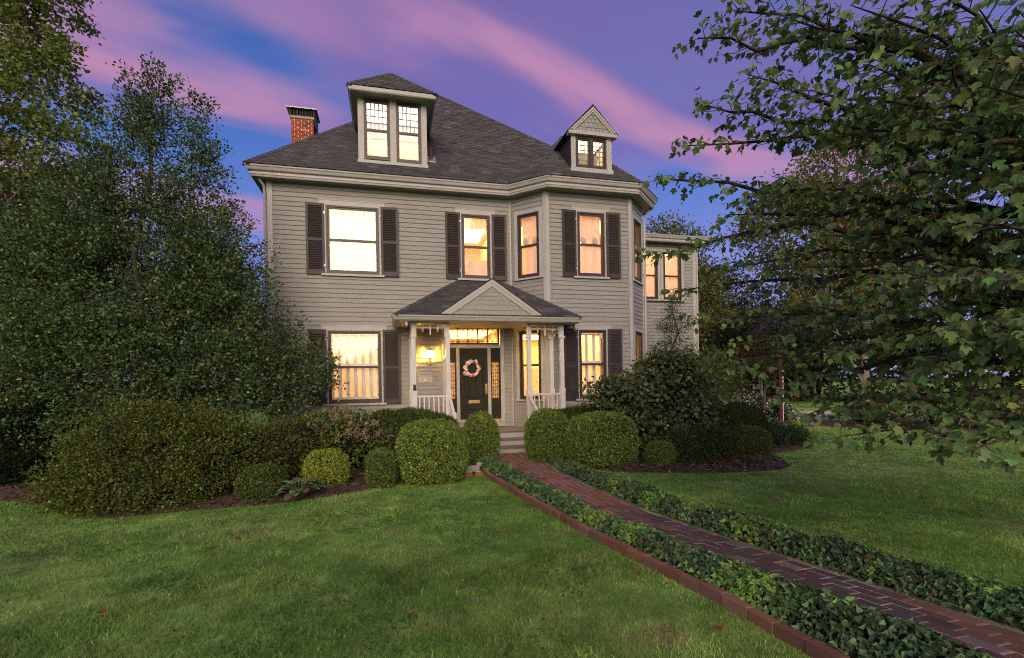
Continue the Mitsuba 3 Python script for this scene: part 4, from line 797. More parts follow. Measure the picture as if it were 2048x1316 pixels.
def bed(poly, label, n_chips, seed):
    r = np.random.default_rng(seed)
    v, f = trimesh.creation.triangulate_polygon(poly.segmentize(0.25).buffer(0), engine='earcut')
    lo, hi = np.array(poly.bounds[:2]), np.array(poly.bounds[2:])
    q = r.uniform(lo, hi, (6000, 2)); q = q[shapely.contains_xy(poly.buffer(-.06), q[:, 0], q[:, 1])]
    from scipy.spatial import Delaunay
    ring = np.array(poly.segmentize(0.12).exterior.coords)[:-1]; pts = np.vstack([ring, q]); tri = Delaunay(pts).simplices
    c = pts[tri].mean(1); tri = tri[shapely.contains_xy(poly.buffer(0.002), c[:, 0], c[:, 1])]
    dist = shapely.distance(poly.exterior, shapely.points(pts)); z = 0.005 + 0.05 * np.minimum(dist / 0.35, 1) + 0.03 * meshkit.noise(np.column_stack([pts * 4, pts[:, 0] * 0])) * np.minimum(dist / .2, 1)
    k = setting('planting_bed', (np.column_stack([pts, z]), tri), 'mulch_soil', label, True)
    q = r.uniform(lo, hi, (n_chips * 6, 2)); d = np.linalg.norm(q, axis=1); q = q[shapely.contains_xy(poly.buffer(.03), q[:, 0], q[:, 1]) & (r.uniform(0, 1, len(q)) < np.clip((10.0 / np.maximum(d, 1)) ** 3, 0, 1))][:n_chips]
    n = len(q); a = r.uniform(0, 6.283, n); L = r.uniform(.015, .05, n); wd = L * r.uniform(.2, .45, n); t = np.stack([np.cos(a), np.sin(a), r.normal(0, .3, n)], 1); s = np.stack([-np.sin(a), np.cos(a), r.normal(0, .3, n)], 1)
    dd = np.clip(shapely.distance(poly.exterior, shapely.points(q)) / .35, 0, 1)
    c = np.column_stack([q, 0.02 + .055 * dd + r.uniform(0, .02, n)])
    V = np.stack([c - t * L[:, None] - s * wd[:, None], c + t * L[:, None] - s * wd[:, None], c + t * L[:, None] + s * wd[:, None], c - t * L[:, None] + s * wd[:, None]], 1).reshape(-1, 3)
    F = (np.arange(n)[:, None, None] * 4 + np.array([[0, 1, 2], [0, 2, 3]])).reshape(-1, 3)
    obj('bark_chips', (V, F), 'chip', k, color=np.repeat(jitter(n, (0.085, 0.056, 0.038), .5, r), 4, 0), kind='stuff')
bed(BEDS[0], 'mulched planting bed along the house left of the porch steps', 9000, 1)
bed(BEDS[1], 'mulched planting bed along the house right of the brick walk', 9000, 2)
bed(BEDS[2], 'stone edged flower bed across the far side of the right lawn', 1500, 3)

# brick walk: rows of bricks along the walk in running bond
ysamp = np.linspace(1.7, 11.86, 90)
walk = shapely.Polygon([(XL(y), y) for y in ysamp] + [(XR(y), y) for y in ysamp[::-1]])
v = np.array([[(XL(y) - .03), y, .004] for y in ysamp] + [[XR(y) + .05, y, .004] for y in ysamp]); n = len(ysamp)
v[:, 2] = 0.0265
path = setting('brick_path', (v, [[a, a + n, a + n + 1, a + 1] for a in range(n - 1)]), 'mortar', 'weathered brick walk leading from the lawn to the porch steps')
def brick_mesh(P, zt, zb=0.0, ch=0.006):
    """P: four corners in order; rounded top edges."""
    P = np.asarray(P, float); c = P.mean(0); Q = P + (c - P) / np.linalg.norm(c - P, axis=1, keepdims=True) * ch * 1.4
    v = np.vstack([np.column_stack([P, np.full(4, zb)]), np.column_stack([P, np.full(4, zt - ch)]), np.column_stack([Q, np.full(4, zt)])])
    f = [[8, 9, 10, 11]] + [[k, (k + 1) % 4, (k + 1) % 4 + 4, k + 4] for k in range(4)] + [[k + 4, (k + 1) % 4 + 4, (k + 1) % 4 + 8, k + 8] for k in range(4)]
    return v, np.array(f)
ROWS = 8; bricks = []
for r_ in range(ROWS):
    y = 1.75 - (0.11 if r_ % 2 else 0.0) + rng.uniform(-.02, .02)
    while y < 11.83:
        L = 0.212 if rng.random() > .06 else .1; ya, yb_ = y + .005, min(y + L, 11.84) - .005; y += L
        if yb_ - ya < .04: continue
        def px(fr, yy):
            w = XR(yy) - .03 - XL(yy); return XL(yy) + w * fr
        tgt = 0.10 * ROWS
        a, b = (r_ + .045) / ROWS, (r_ + .955) / ROWS
        P = [(px(a, ya), ya), (px(b, ya), ya), (px(b, yb_), yb_), (px(a, yb_), yb_)]
        zt = .0325 + max(-.003, rng.normal(0, .0028))
        t = meshkit.fbm(np.array([[np.mean([q[0] for q in P]) * .9, ya * .55, 3.0]]), 3)[0]; dark = np.clip((t - .38) * 4.2 + rng.normal(0, .22), 0, 1)
        if ya > 6.3: dark *= .35
        col = np.array((.165, .085, .062)) * (1 - dark) + np.array((.070, .052, .050)) * dark
        if rng.random() < .035: col = np.array((.13, .11, .105))
        bricks.append((ya, brick_mesh(P, zt), np.tile(jitter(1, col, .10), (12, 1))))
bricks.sort(key=lambda b: math.hypot(b[0] - 2.4, 0) if b[0] > 2.1 else 90 + b[0])
for _, m, c in bricks[:300]: obj('brick', m, 'brick_clay', path, color=c)
obj('bricks', join([b[1] for b in bricks[300:]]), 'brick_clay', path, color=np.vstack([b[2] for b in bricks[300:]]), kind='stuff')
# the mossy kerb stones along its right side
for y in np.arange(1.8, 10.2, .42):
    P = [(XR(y) - .022, y + .004), (XR(y) + .075, y + .004), (XR(y + .41) + .075, y + .41), (XR(y + .41) - .022, y + .41)]
    obj('edge_stone', brick_mesh(P, .036 + rng.normal(0, .002)), 'brick_clay', path, color=np.tile(jitter(1, (.14, .12, .085), .12), (12, 1)))
# edging of bricks laid end to end along the lawn
edging = thing('brick_edging', 'low curb of end to end red bricks between left lawn and ivy', 'edging')
y = 1.85
while y < 9.35:
    L = .235; ya, yb_ = y + .004, y + L - .004; y += L; t = .036; o = rng.normal(0, .004)
    P = [(XE(ya) - t + o, ya), (XE(ya) + t + o, ya), (XE(yb_) + t - o, yb_), (XE(yb_) - t - o, yb_)]
    obj('brick', brick_mesh(P, .090 + rng.normal(0, .004), -.05, .007), 'brick_clay', edging, color=np.tile(jitter(1, (.160, .083, .055), .14), (12, 1)))
# road beyond the lawn
ra, rb = np.array([-6.0, 36.5]), np.array([60.0, -21.5]); ru = (rb - ra) / np.linalg.norm(rb - ra); rn = np.array([-ru[1], ru[0]]); rn = rn if rn[1] > 0 else -rn
ra = ra + rn * 0.4
q = lambda o: [[*(ra + rn * o), 0.006], [*(rb + rn * o), 0.006]]
setting('road', ([*q(0.6), *q(5.2)[::-1]], [[0, 1, 2, 3]]), 'asphalt', 'grey street passing behind the far trees')
q2 = lambda o, z: [*(ra + rn * o), z]
kb = lambda o0, o1: prism([q2(o0, 0), q2(o1, 0), q2(o1, .12), q2(o0, .12)], [[*(rb + rn * o0), 0], [*(rb + rn * o1), 0], [*(rb + rn * o1), .12], [*(rb + rn * o0), .12]])
setting('kerb', kb(5.2, 5.35), 'mortar', 'far kerb of the street'); 

# grass blades, thinning out with distance
KEEP = [b.buffer(-.02) for b in BEDS] + [shapely.Polygon([(XE(y) - .04, y) for y in ysamp if y < 9.5] + [(XR(y) + .34, y) for y in ysamp[::-1]])]
HOUSE_AREA = shapely.Polygon([(-3.1, 14), (12, 14), (12, 25), (-3.1, 25)])
def scatter_lawn(r0, r1, density, r):
    n = int(density * 0.96 * (r1 ** 2 - r0 ** 2)); rad = np.sqrt(r.uniform(r0 ** 2, r1 ** 2, n)); th = r.uniform(-.98, .98, n) + .2426
    q = np.stack([rad * np.sin(th), rad * np.cos(th)], 1); ok = np.ones(n, bool)
    for b in [*KEEP, HOUSE_AREA]: ok &= ~shapely.contains_xy(b, q[:, 0], q[:, 1])
    ok &= (q - ra) @ rn < 0.5
    return q[ok]
def blades(q, h, w, r, segs):
    n = len(q); a = r.uniform(0, 6.283, n); hh = h * r.uniform(.45, 1.25, n) * (0.55 + 0.9 * meshkit.noise(np.column_stack([q * 1.9, q[:, 0] * 0]), 3)); s = np.stack([np.cos(a), np.sin(a), a * 0], 1) * (w * r.uniform(.6, 1.3, n))[:, None]
    b = r.uniform(0, 6.283, n); lean = np.stack([np.cos(b), np.sin(b), b * 0], 1) * (hh * r.uniform(.15, 1.1, n))[:, None]; up = np.array([0, 0, 1.0]) * hh[:, None]; c = np.column_stack([q, q[:, 0] * 0 - .002])
    if segs == 1:
        return np.stack([c - s, c + s, c + lean + up], 1).reshape(-1, 3), np.arange(3 * n).reshape(-1, 3)
    m = c + lean * .35 + up * .62
    v = np.stack([c - s, c + s, m - s * .75, m + s * .75, c + lean + up * .9], 1).reshape(-1, 3)
    return v, (np.arange(n)[:, None, None] * 5 + np.array([[0, 1, 3], [0, 3, 2], [2, 3, 4]])).reshape(-1, 3)
r = np.random.default_rng(21)
def lawn_tone(q):
    n3 = lambda k, o, oc, sd: meshkit.fbm(np.column_stack([q * k + o, q[:, 0] * 0]), oc, sd)[:, None]
    t = np.clip((n3(.55, 0, 3, 1) * .6 + n3(2.6, 5, 2, 2) * .4 - .36) / .28, 0, 1); c = np.array([[.106, .226, .041]]) * (1 - t) + np.array([[.222, .345, .080]]) * t
    dry = np.clip((n3(1.7, 30, 3, 4) - .66) * 6, 0, .8) + (r.random((len(q), 1)) < .05) * .5; c = c * (1 - dry) + np.array([[.26, .22, .12]]) * dry
    clump = (n3(4.2, 11, 3, 8) - .5) * 1.1 + (n3(1.1, 21, 2, 6) - .5) * .6
    return c * np.exp(r.normal(0, .34, (len(q), 1)) + clump)
parts, tones = [], []
for r0, r1, dn, h, w, s in ((2.2, 3.6, 7500, .036, .0020, 2), (3.6, 5.2, 4400, .036, .0026, 2), (5.2, 7.5, 2400, .038, .0036, 1), (7.5, 11, 1200, .038, .0050, 1), (11, 24, 420, .045, .007, 1)):
    q = scatter_lawn(r0, r1, dn, r); parts.append(blades(q, h, w, r, s)); tones.append(np.repeat(lawn_tone(q), len(parts[-1][0]) // len(q), 0))
setting('grass', join(parts), 'leaf', 'short green grass blades of the lawn', color=np.vstack(tones), kind='stuff')
# clover and plantain leaves in the turf
q = scatter_lawn(2.2, 7.5, 420, r); q = q[meshkit.fbm(np.column_stack([q * 1.4, q[:, 0] * 0]), 3, 9) > .56]
n = len(q); a = r.uniform(0, 6.283, n); L = r.uniform(.008, .02, n)[:, None]; c = np.column_stack([q, r.uniform(.012, .035, n)])
t = np.stack([np.cos(a), np.sin(a), r.normal(0, .25, n)], 1) * L; s = np.stack([-np.sin(a), np.cos(a), r.normal(0, .25, n)], 1) * L * .6
V = np.stack([c - t, c - t * .2 + s, c + t * .6 + s * .8, c + t, c + t * .6 - s * .8, c - t * .2 - s], 1).reshape(-1, 3)
setting('clover', (V, (np.arange(n)[:, None, None] * 6 + np.array([[0, 1, 5], [1, 2, 5], [2, 4, 5], [2, 3, 4]])).reshape(-1, 3)), 'leaf', 'small clover and plantain leaves growing in patches of the lawn', color=np.repeat(jitter(n, (.085, .18, .04), .25, r), 6, 0), kind='stuff')

# ------------------------------------------------------------------ foliage tools
def unit(v): return v / (np.linalg.norm(v, axis=-1, keepdims=True) + 1e-12)
# leaf outlines: x across, y from stem to tip, z lift
OVAL = (np.array([[0, 0, 0], [-.28, .45, .06], [0, 1, -.05], [.28, .45, .06]]), np.array([[0, 3, 1], [1, 3, 2]]))
BROAD = (np.array([[0, 0, 0], [-.36, .3, .07], [-.30, .65, .05], [0, 1, -.1], [.30, .65, .05], [.36, .3, .07], [0, .5, 0]]), np.array([[0, 6, 1], [1, 6, 2], [2, 6, 3], [3, 6, 4], [4, 6, 5], [5, 6, 0]]))
NEEDLE = (np.array([[-.1, 0, 0], [.1, 0, 0], [0, 1, 0.]]), np.array([[0, 1, 2]]))
SPRAY = (np.array([[0, 0, 0], [-.2, .5, .04], [0, 1, -.08], [.2, .5, .04]]), np.array([[0, 3, 1], [1, 3, 2]]))
def maple_leaf():
    half = [(0, 0), (.14, -.02), (.30, .07), (.34, .20), (.46, .34), (.53, .58), (.36, .56), (.24, .56), (.24, .70), (.14, .80), (0, 1.0)]
    P = half + [(-x, y) for x, y in half[-2:0:-1]]
    v = np.array([[0, .32, 0]] + [[x, y, .10 * abs(x) * 2 - .10 * max(0, y - .4) - .05 * abs(x) * (i % 2)] for i, (x, y) in enumerate(P)])
    n = len(P); i = np.arange(n)
    return v, np.stack([i * 0, i + 1, (i + 1) % n + 1], 1)
MAPLE = maple_leaf()
def ivy_leaf():
    half = [(0, .06), (.2, -.05), (.42, .12), (.34, .36), (.22, .5), (0, 1.0)]
    P = half + [(-x, y) for x, y in half[-2:0:-1]]
    v = np.array([[0, .3, 0]] + [[x, y, .14 * abs(x) - .08 * y * y] for x, y in P]); n = len(P); i = np.arange(n)
    return v, np.stack([i * 0, i + 1, (i + 1) % n + 1], 1)
IVY = ivy_leaf()
def leaves(P, axis, normal, size, outline, r, wild=0.5):
    """Leaves at P with their midrib along axis and face towards normal, each turned a little at random."""
    n = len(P); t = unit(axis + r.normal(0, wild, (n, 3))); b = unit(np.cross(t, normal + r.normal(0, wild, (n, 3)))); c = np.cross(b, t)
    V, F = outline; s = np.broadcast_to(size, (n,))[:, None, None]
    v = P[:, None] + s * (V[None, :, :1] * b[:, None] + V[None, :, 1:2] * t[:, None] + V[None, :, 2:] * c[:, None])
    return v.reshape(-1, 3), (np.arange(n)[:, None, None] * len(V) + F[None]).reshape(-1, 3)
def leafage(name, parent, P, axis, normal, size, outline, color, amt, r, wild=0.5, tip=None, tip_share=0.0, matname='leaf'):
    v, f = leaves(P, axis, normal, size, outline, r, wild); c = jitter(len(P), color, amt, r)
    if tip is not None:
        m = r.random(len(P)) < tip_share; c[m] = jitter(int(m.sum()), tip, amt, r)
    return obj(name, (v, f), matname, parent, color=np.repeat(c, len(outline[0]), 0), kind='stuff')
def on_shell(n, c, rad, p, r, noise_amp=0.08, freq=3.0, depth=0.06, seed=0, zmin=0.03):
    d = unit(r.normal(0, 1, (n, 3))); s = (np.abs(d) ** p).sum(1) ** (-1 / p)
    f = 1 + noise_amp * 2 * (meshkit.fbm(d * freq, 3, seed) - .5) - np.abs(r.normal(0, depth, n))
    P = np.asarray(c) + np.asarray(rad) * d * (s * f)[:, None]; N = unit(d / np.asarray(rad)); ok = P[:, 2] > zmin
    return P[ok], N[ok]
def clipped_shrub(name, label, c, rad, n, size, color, amt=.22, outline=OVAL, p=2.5, group=None, noise_amp=.07, tip=None, tip_share=.0, seed=0, depth=.075, wild=.7, freq=4.0, cat='shrub'):
    """A sheared shrub: a shell of small leaves round a dense twiggy heart."""
    k = thing(name, label, cat, group); r = np.random.default_rng(100 + seed)
    P, N = on_shell(n, c, rad, p, r, noise_amp, freq, depth, seed)
    ax = unit(N * .6 + r.normal(0, .6, N.shape) + [0, 0, .25]); st = r.random(len(P)) < .05; P[st] += N[st] * r.uniform(.01, .06, (int(st.sum()), 1))
    leafage('foliage', k, P, ax, N, size * r.uniform(.6, 1.25, len(P)), outline, color, amt, r, wild, tip, tip_share)
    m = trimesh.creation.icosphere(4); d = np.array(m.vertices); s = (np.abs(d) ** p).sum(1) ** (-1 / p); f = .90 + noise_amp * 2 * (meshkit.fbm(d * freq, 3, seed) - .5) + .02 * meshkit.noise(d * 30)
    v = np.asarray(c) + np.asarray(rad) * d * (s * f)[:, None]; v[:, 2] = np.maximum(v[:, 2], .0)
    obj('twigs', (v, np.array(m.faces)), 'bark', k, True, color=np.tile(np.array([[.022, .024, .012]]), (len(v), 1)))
    return k
def in_crown(ells, n, r, hollow=.55):
    """Cluster centres within a set of ellipsoids [(c, rad, weight)], denser towards the outside."""
    w = np.array([e[2] for e in ells], float); pick = r.choice(len(ells), n, p=w / w.sum()); d = unit(r.normal(0, 1, (n, 3)))
    q = hollow + (1 - hollow) * r.random(n) ** .6
    C = np.array([e[0] for e in ells], float)[pick]; R = np.array([e[1] for e in ells], float)[pick]
    return C + R * d * q[:, None], unit(d / R), pick
def clusters(C, N, m, spread, r, flat=.7, shoot=0.0):
    """m leaves round each centre; with shoot > 0 they line a shoot of that length that grows outwards and up."""
    k = np.repeat(np.arange(len(C)), m); o = r.normal(0, 1, (len(k), 3)) * [1, 1, flat] * (spread * r.uniform(.7, 1.3, len(C)))[k][:, None]
    if shoot:
        ax = unit(N + [0, 0, .75] + r.normal(0, .35, N.shape)); L = shoot * r.uniform(.5, 1.4, len(C)); t = r.uniform(-.5, .5, len(k))
        return C[k] + ax[k] * (L[k] * t)[:, None] + o * (1.15 - t)[:, None] * .6, unit(ax[k] * .8 + unit(o) * .8)
    return C[k] + o, unit(N[k] * .7 + unit(o) * .6 + [0, 0, .25])
def limb(a, b, r0, r1, r, sag=.12, n=7):
    a, b = np.asarray(a, float), np.asarray(b, float); t = np.linspace(0, 1, n)[:, None]; L = np.linalg.norm(b - a)
    p = a + (b - a) * t + np.array([0, 0, 1.0]) * np.sin(t * np.pi) * L * sag * r.uniform(-.4, 1) + r.normal(0, .02 * L, (n, 3)) * np.sin(t * np.pi)
    return p, r0 + (r1 - r0) * t[:, 0]
def wood(color, n): return np.tile(np.array(color, float)[None], (n, 1))
def bark_obj(name, m, parent, color, **kw): return obj(name, m, 'bark', parent, True, color=wood(color, len(m[0])), **kw)
def broad_tree(name, label, base, trunk_top, r_trunk, ells, n_cl, m, spread, size, color, amt, outline=OVAL, seed=0, hollow=.5, limbs=14, bark=(.10, .085, .07), group=None, tip=None, tip_share=0, wild=.7, flat=.7, cat='tree', stems=None, droop=0.0, shoot=0.0):
    k = thing(name, label, cat, group); r = np.random.default_rng(500 + seed)
    C, N, _ = in_crown(ells, n_cl, r, hollow); P, A = clusters(C, N, m, spread, r, flat, shoot)
    ok = P[:, 2] > .05; P, A = P[ok], A[ok]
    leafage('crown', k, P, unit(A + [0, 0, -droop]), A + [0, 0, .4], size * r.uniform(.6, 1.2, len(P)), outline, color, amt, r, wild, tip, tip_share)
    base, top = np.asarray(base, float), np.asarray(trunk_top, float)
    p, rr = limb(base - [0, 0, .1], top, r_trunk, r_trunk * .35, r, .03, 9); bark_obj('trunk', tube(p, rr, 10), k, bark)
    for s in (stems or []):
        q, qr = limb(base + [s[0] * .06, s[1] * .06, 0], np.asarray(s), r_trunk * .6, r_trunk * .12, r, .05, 8); bark_obj('trunk', tube(q, qr, 8), k, bark)
    far = C[np.argsort(r.random(len(C)))[:limbs]]
    for c in far:
        t = np.clip((c[2] - base[2]) / max(top[2] - base[2], .1) - .25, .15, .95); a = p[int(t * 8)]
        q, qr = limb(a, c, r_trunk * .32 * (1.1 - t), .008, r, .15); bark_obj('limb', tube(q, qr, 6), k, bark)
    return k

# ------------------------------------------------------------------ shrubs of the two beds
BXL, BXT = (.155, .225, .045), (.25, .32, .075)
YEW, YEWT = (.055, .092, .024), (.125, .155, .038)
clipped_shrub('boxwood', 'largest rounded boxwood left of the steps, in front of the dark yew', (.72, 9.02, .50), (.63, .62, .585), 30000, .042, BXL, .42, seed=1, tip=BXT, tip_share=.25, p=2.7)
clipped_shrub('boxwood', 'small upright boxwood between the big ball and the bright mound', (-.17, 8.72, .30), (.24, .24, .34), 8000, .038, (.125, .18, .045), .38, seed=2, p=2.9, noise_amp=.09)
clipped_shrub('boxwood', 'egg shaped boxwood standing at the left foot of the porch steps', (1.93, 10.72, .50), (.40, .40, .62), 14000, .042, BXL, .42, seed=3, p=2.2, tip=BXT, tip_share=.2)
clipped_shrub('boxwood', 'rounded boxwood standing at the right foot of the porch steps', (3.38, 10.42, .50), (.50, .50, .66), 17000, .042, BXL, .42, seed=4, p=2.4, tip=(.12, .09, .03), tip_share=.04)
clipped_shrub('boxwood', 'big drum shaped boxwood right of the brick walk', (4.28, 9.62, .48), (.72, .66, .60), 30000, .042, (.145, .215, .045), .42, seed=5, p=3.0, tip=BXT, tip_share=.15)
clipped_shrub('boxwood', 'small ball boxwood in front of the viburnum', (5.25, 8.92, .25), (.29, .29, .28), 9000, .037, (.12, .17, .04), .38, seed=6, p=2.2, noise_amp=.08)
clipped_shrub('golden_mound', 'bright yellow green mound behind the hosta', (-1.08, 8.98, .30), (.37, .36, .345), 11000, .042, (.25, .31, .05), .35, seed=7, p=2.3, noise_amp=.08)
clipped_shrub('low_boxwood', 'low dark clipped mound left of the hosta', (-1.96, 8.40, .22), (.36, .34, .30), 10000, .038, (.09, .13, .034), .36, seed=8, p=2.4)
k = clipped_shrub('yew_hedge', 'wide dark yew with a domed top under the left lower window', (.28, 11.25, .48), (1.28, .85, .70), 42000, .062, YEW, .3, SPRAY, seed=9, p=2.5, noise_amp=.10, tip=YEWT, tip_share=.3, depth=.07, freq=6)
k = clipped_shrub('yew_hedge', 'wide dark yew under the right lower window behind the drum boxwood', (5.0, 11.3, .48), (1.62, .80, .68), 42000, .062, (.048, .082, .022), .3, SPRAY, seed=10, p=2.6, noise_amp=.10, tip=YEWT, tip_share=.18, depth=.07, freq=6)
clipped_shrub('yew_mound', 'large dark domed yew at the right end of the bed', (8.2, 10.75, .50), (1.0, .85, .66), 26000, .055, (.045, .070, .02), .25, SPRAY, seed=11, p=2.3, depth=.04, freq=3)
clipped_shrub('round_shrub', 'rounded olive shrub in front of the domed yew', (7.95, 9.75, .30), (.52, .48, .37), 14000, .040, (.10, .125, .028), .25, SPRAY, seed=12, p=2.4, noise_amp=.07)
def loose_shrub(name, label, ells, n_cl, m, spread, size, color, amt=.28, outline=OVAL, seed=0, hollow=.6, tip=None, tip_share=0, droop=0., stems=10, base=None, core=.78, flat=.6, cat='shrub', wild=.6):
    k = thing(name, label, cat); r = np.random.default_rng(900 + seed)
    C, N, _ = in_crown(ells, n_cl, r, hollow); C[:, 2] = np.abs(C[:, 2]); P, A = clusters(C, N, m, spread, r, flat); ok = P[:, 2] > .02; P, A = P[ok], A[ok]
    leafage('foliage', k, P, unit(A + [0, 0, -droop]), A + [0, 0, .5], size * r.uniform(.6, 1.25, len(P)), outline, color, amt, r, wild, tip, tip_share)
    b = np.array(base if base is not None else [ells[0][0][0], ells[0][0][1], 0.0], float)
    for c in C[np.argsort(r.random(len(C)))[:stems]]:
        q, qr = limb(b + r.normal(0, .08, 3) * [1, 1, 0], c, .022, .005, r, .1); bark_obj('stem', tube(q, qr, 5), k, (.10, .075, .05))
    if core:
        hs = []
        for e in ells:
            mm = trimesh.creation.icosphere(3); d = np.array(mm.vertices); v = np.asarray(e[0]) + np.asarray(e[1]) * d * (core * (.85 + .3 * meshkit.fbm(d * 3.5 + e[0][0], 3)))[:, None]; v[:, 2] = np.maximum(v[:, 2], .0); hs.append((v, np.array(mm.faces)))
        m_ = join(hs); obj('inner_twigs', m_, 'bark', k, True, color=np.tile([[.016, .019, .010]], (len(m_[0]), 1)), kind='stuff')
    return k, C
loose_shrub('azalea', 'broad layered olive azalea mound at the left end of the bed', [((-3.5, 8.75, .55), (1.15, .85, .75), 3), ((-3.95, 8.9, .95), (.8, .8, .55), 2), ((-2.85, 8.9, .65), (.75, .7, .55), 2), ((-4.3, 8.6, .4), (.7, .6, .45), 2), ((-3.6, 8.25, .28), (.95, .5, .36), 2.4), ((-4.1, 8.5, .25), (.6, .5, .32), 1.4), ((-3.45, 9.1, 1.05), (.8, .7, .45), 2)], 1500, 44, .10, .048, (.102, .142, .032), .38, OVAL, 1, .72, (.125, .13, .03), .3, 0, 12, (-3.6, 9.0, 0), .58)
loose_shrub('azalea', 'low azalea with yellowing leaves between holly and bright mound', [((-2.2, 9.6, .5), (.85, .7, .55), 2), ((-1.75, 9.9, .75), (.6, .6, .4), 1)], 480, 44, .10, .046, (.090, .115, .026), .3, OVAL, 2, .7, (.15, .14, .03), .3, 0, 8)
k, C = loose_shrub('hydrangea', 'hydrangea with faded cream pink flower heads below the left lower window', [((-.98, 10.45, .62), (.85, .62, .60), 2), ((-1.25, 10.3, .8), (.6, .5, .42), 1)], 260, 26, .12, .075, (.11, .16, .042), .25, BROAD, 3, .72, (.14, .18, .042), .3, .3, 14)
r = np.random.default_rng(33)
for i in range(62):                                # cone shaped flower heads stand on the outside of the bush
    d = unit(r.normal(0, 1, 3)); d[2] = abs(d[2]) * .9 - .1; d[1] = -abs(d[1]); c = np.array([-1.0, 10.45, .70]) + d * [.90, .66, .62]; c[2] = max(c[2], .12)
    n = 46; t = r.random(n); ax = unit(d + [0, 0, .6]); P = c + ax * (t * .15)[:, None] + r.normal(0, 1, (n, 3)) * (.042 * (1.1 - t))[:, None]
    v, f = leaves(P, unit(P - c + r.normal(0, .03, P.shape)), unit(P - c), .030 * r.uniform(.7, 1.2, n), OVAL, r, .6)
    obj('flower_head', (v, f), 'leaf', k, color=np.tile(jitter(1, (.50, .38, .24) if r.random() < .7 else (.42, .28, .20), .12, r), (n * 4, 1)), kind='stuff')
# viburnum beside the bay and the low shrubs along its feet
loose_shrub('viburnum', 'tall layered viburnum with drooping leaves in front of the bay corner', [((5.9, 10.5, 1.05), (1.15, .85, .95), 3), ((6.55, 10.6, 1.55), (.95, .8, .85), 3), ((7.05, 10.9, 1.2), (.8, .8, .9), 2), ((5.3, 10.55, 1.35), (.6, .55, .42), 1), ((6.2, 10.2, .6), (1.0, .7, .6), 2), ((6.75, 10.9, 2.1), (.55, .5, .5), 1), ((4.95, 10.55, 1.5), (.35, .3, .4), .45)], 620, 22, .17, .105, (.110, .150, .058), .36, BROAD, 4, .68, (.125, .155, .07), .3, .55, 16, (6.2, 10.7, 0), .56, .35)
loose_shrub('azalea', 'dark low azalea at the foot of the viburnum', [((5.95, 9.2, .3), (.62, .5, .34), 2), ((6.7, 9.35, .38), (.6, .5, .36), 2)], 420, 40, .10, .05, (.055, .085, .028), .3, OVAL, 5, .7, (.06, .075, .03), .3, 0, 6)
loose_shrub('azalea', 'low spreading evergreen at the far right tip of the bed', [((9.55, 10.75, .3), (.75, .5, .36), 2), ((8.95, 10.8, .42), (.6, .5, .36), 1), ((10.2, 10.7, .2), (.4, .3, .26), 1)], 260, 34, .10, .055, (.052, .09, .036), .28, OVAL, 6, .7, None, 0, 0, 6)
r = np.random.default_rng(41)
def hosta(label, c, n, L, color, seed, brown=.0, cat='hosta'):
    k = thing('hosta', label, cat); r = np.random.default_rng(seed)
    for i in range(n):
        a = r.uniform(0, 6.283); el = r.uniform(.25, 1.45); ln = L * r.uniform(.7, 1.15); w = ln * .30; d = np.array([math.cos(a), math.sin(a), 0]); s = np.array([-d[1], d[0], 0]); st = np.array(c) + d * .05 + [0, 0, .02]
        pet = st + d * L * .75 * math.cos(el) + np.array([0, 0, L * .95 * math.sin(el)])
        V, F = [], []
        for j in range(7):
            t = j / 6; wd = w * math.sin(math.pi * min(1, .08 + t * .92)) ** .7 * (1 if t < .98 else .15); mid = pet + d * ln * t + np.array([0, 0, ln * (.75 * t * math.sin(el) - .50 * t * t)])
            for q, lift in ((-1, .03), (-.5, .0), (0, -.012), (.5, .0), (1, .03)): V.append(mid + s * wd * q + [0, 0, lift * ln * 2.4 * (1 - t)])
        for j in range(6):
            for q in range(4): F.append([j * 5 + q, j * 5 + q + 1, j * 5 + q + 6, j * 5 + q + 5])
        V = np.array(V); V[:, 2] = np.maximum(V[:, 2], .015); col = np.tile(jitter(1, color, .18, r), (35, 1))
        if r.random() < brown:
            e = np.array([(j in (5, 6)) or q in (0, 4) for j in range(7) for q in range(5)]); col[e] = [.24, .13, .06]
            if r.random() < .3: col[:] = [.22, .12, .06]
        obj('leaf', (V, F), 'leaf', k, True, color=col)
        bark_obj('stalk', tube([st, (st + pet) / 2 + [0, 0, .02], pet], [.006, .005, .004], 5), k, (.09, .11, .04))
    return k
hosta('wilting hosta with brown edged leaves at the lawn edge of the left bed', (-1.38, 8.15, .04), 50, .20, (.17, .26, .11), 51, .22)
hosta('small hosta seedling at the tip of the right mulch bed', (7.15, 8.35, .05), 12, .13, (.07, .12, .04), 52)
hosta('tiny hosta on bare mulch, left one of the pair', (6.0, 8.15, .04), 8, .11, (.08, .13, .03), 53)
hosta('tiny hosta on bare mulch, right one of the pair', (6.6, 8.22, .04), 7, .10, (.08, .13, .03), 54)
k = thing('potted_plant', 'dark red leaved plant behind the left porch railing', 'plant')
obj('pot', lathe([(0, .5), (.09, .5), (.12, .72), (.13, .74), (.10, .74), (.09, .7), (0, .7)], 16, (.85, 13.15, 0)), 'rust_metal', k, 40)
rr_ = np.random.default_rng(3); P = np.array([.85, 13.15, .86]) + rr_.normal(0, 1, (90, 3)) * [.11, .09, .07]; leafage('leaves', k, P, unit(P - [.85, 13.15, .7]), unit(P - [.85, 13.15, .6]), .09, OVAL, (.10, .025, .03), .3, rr_)

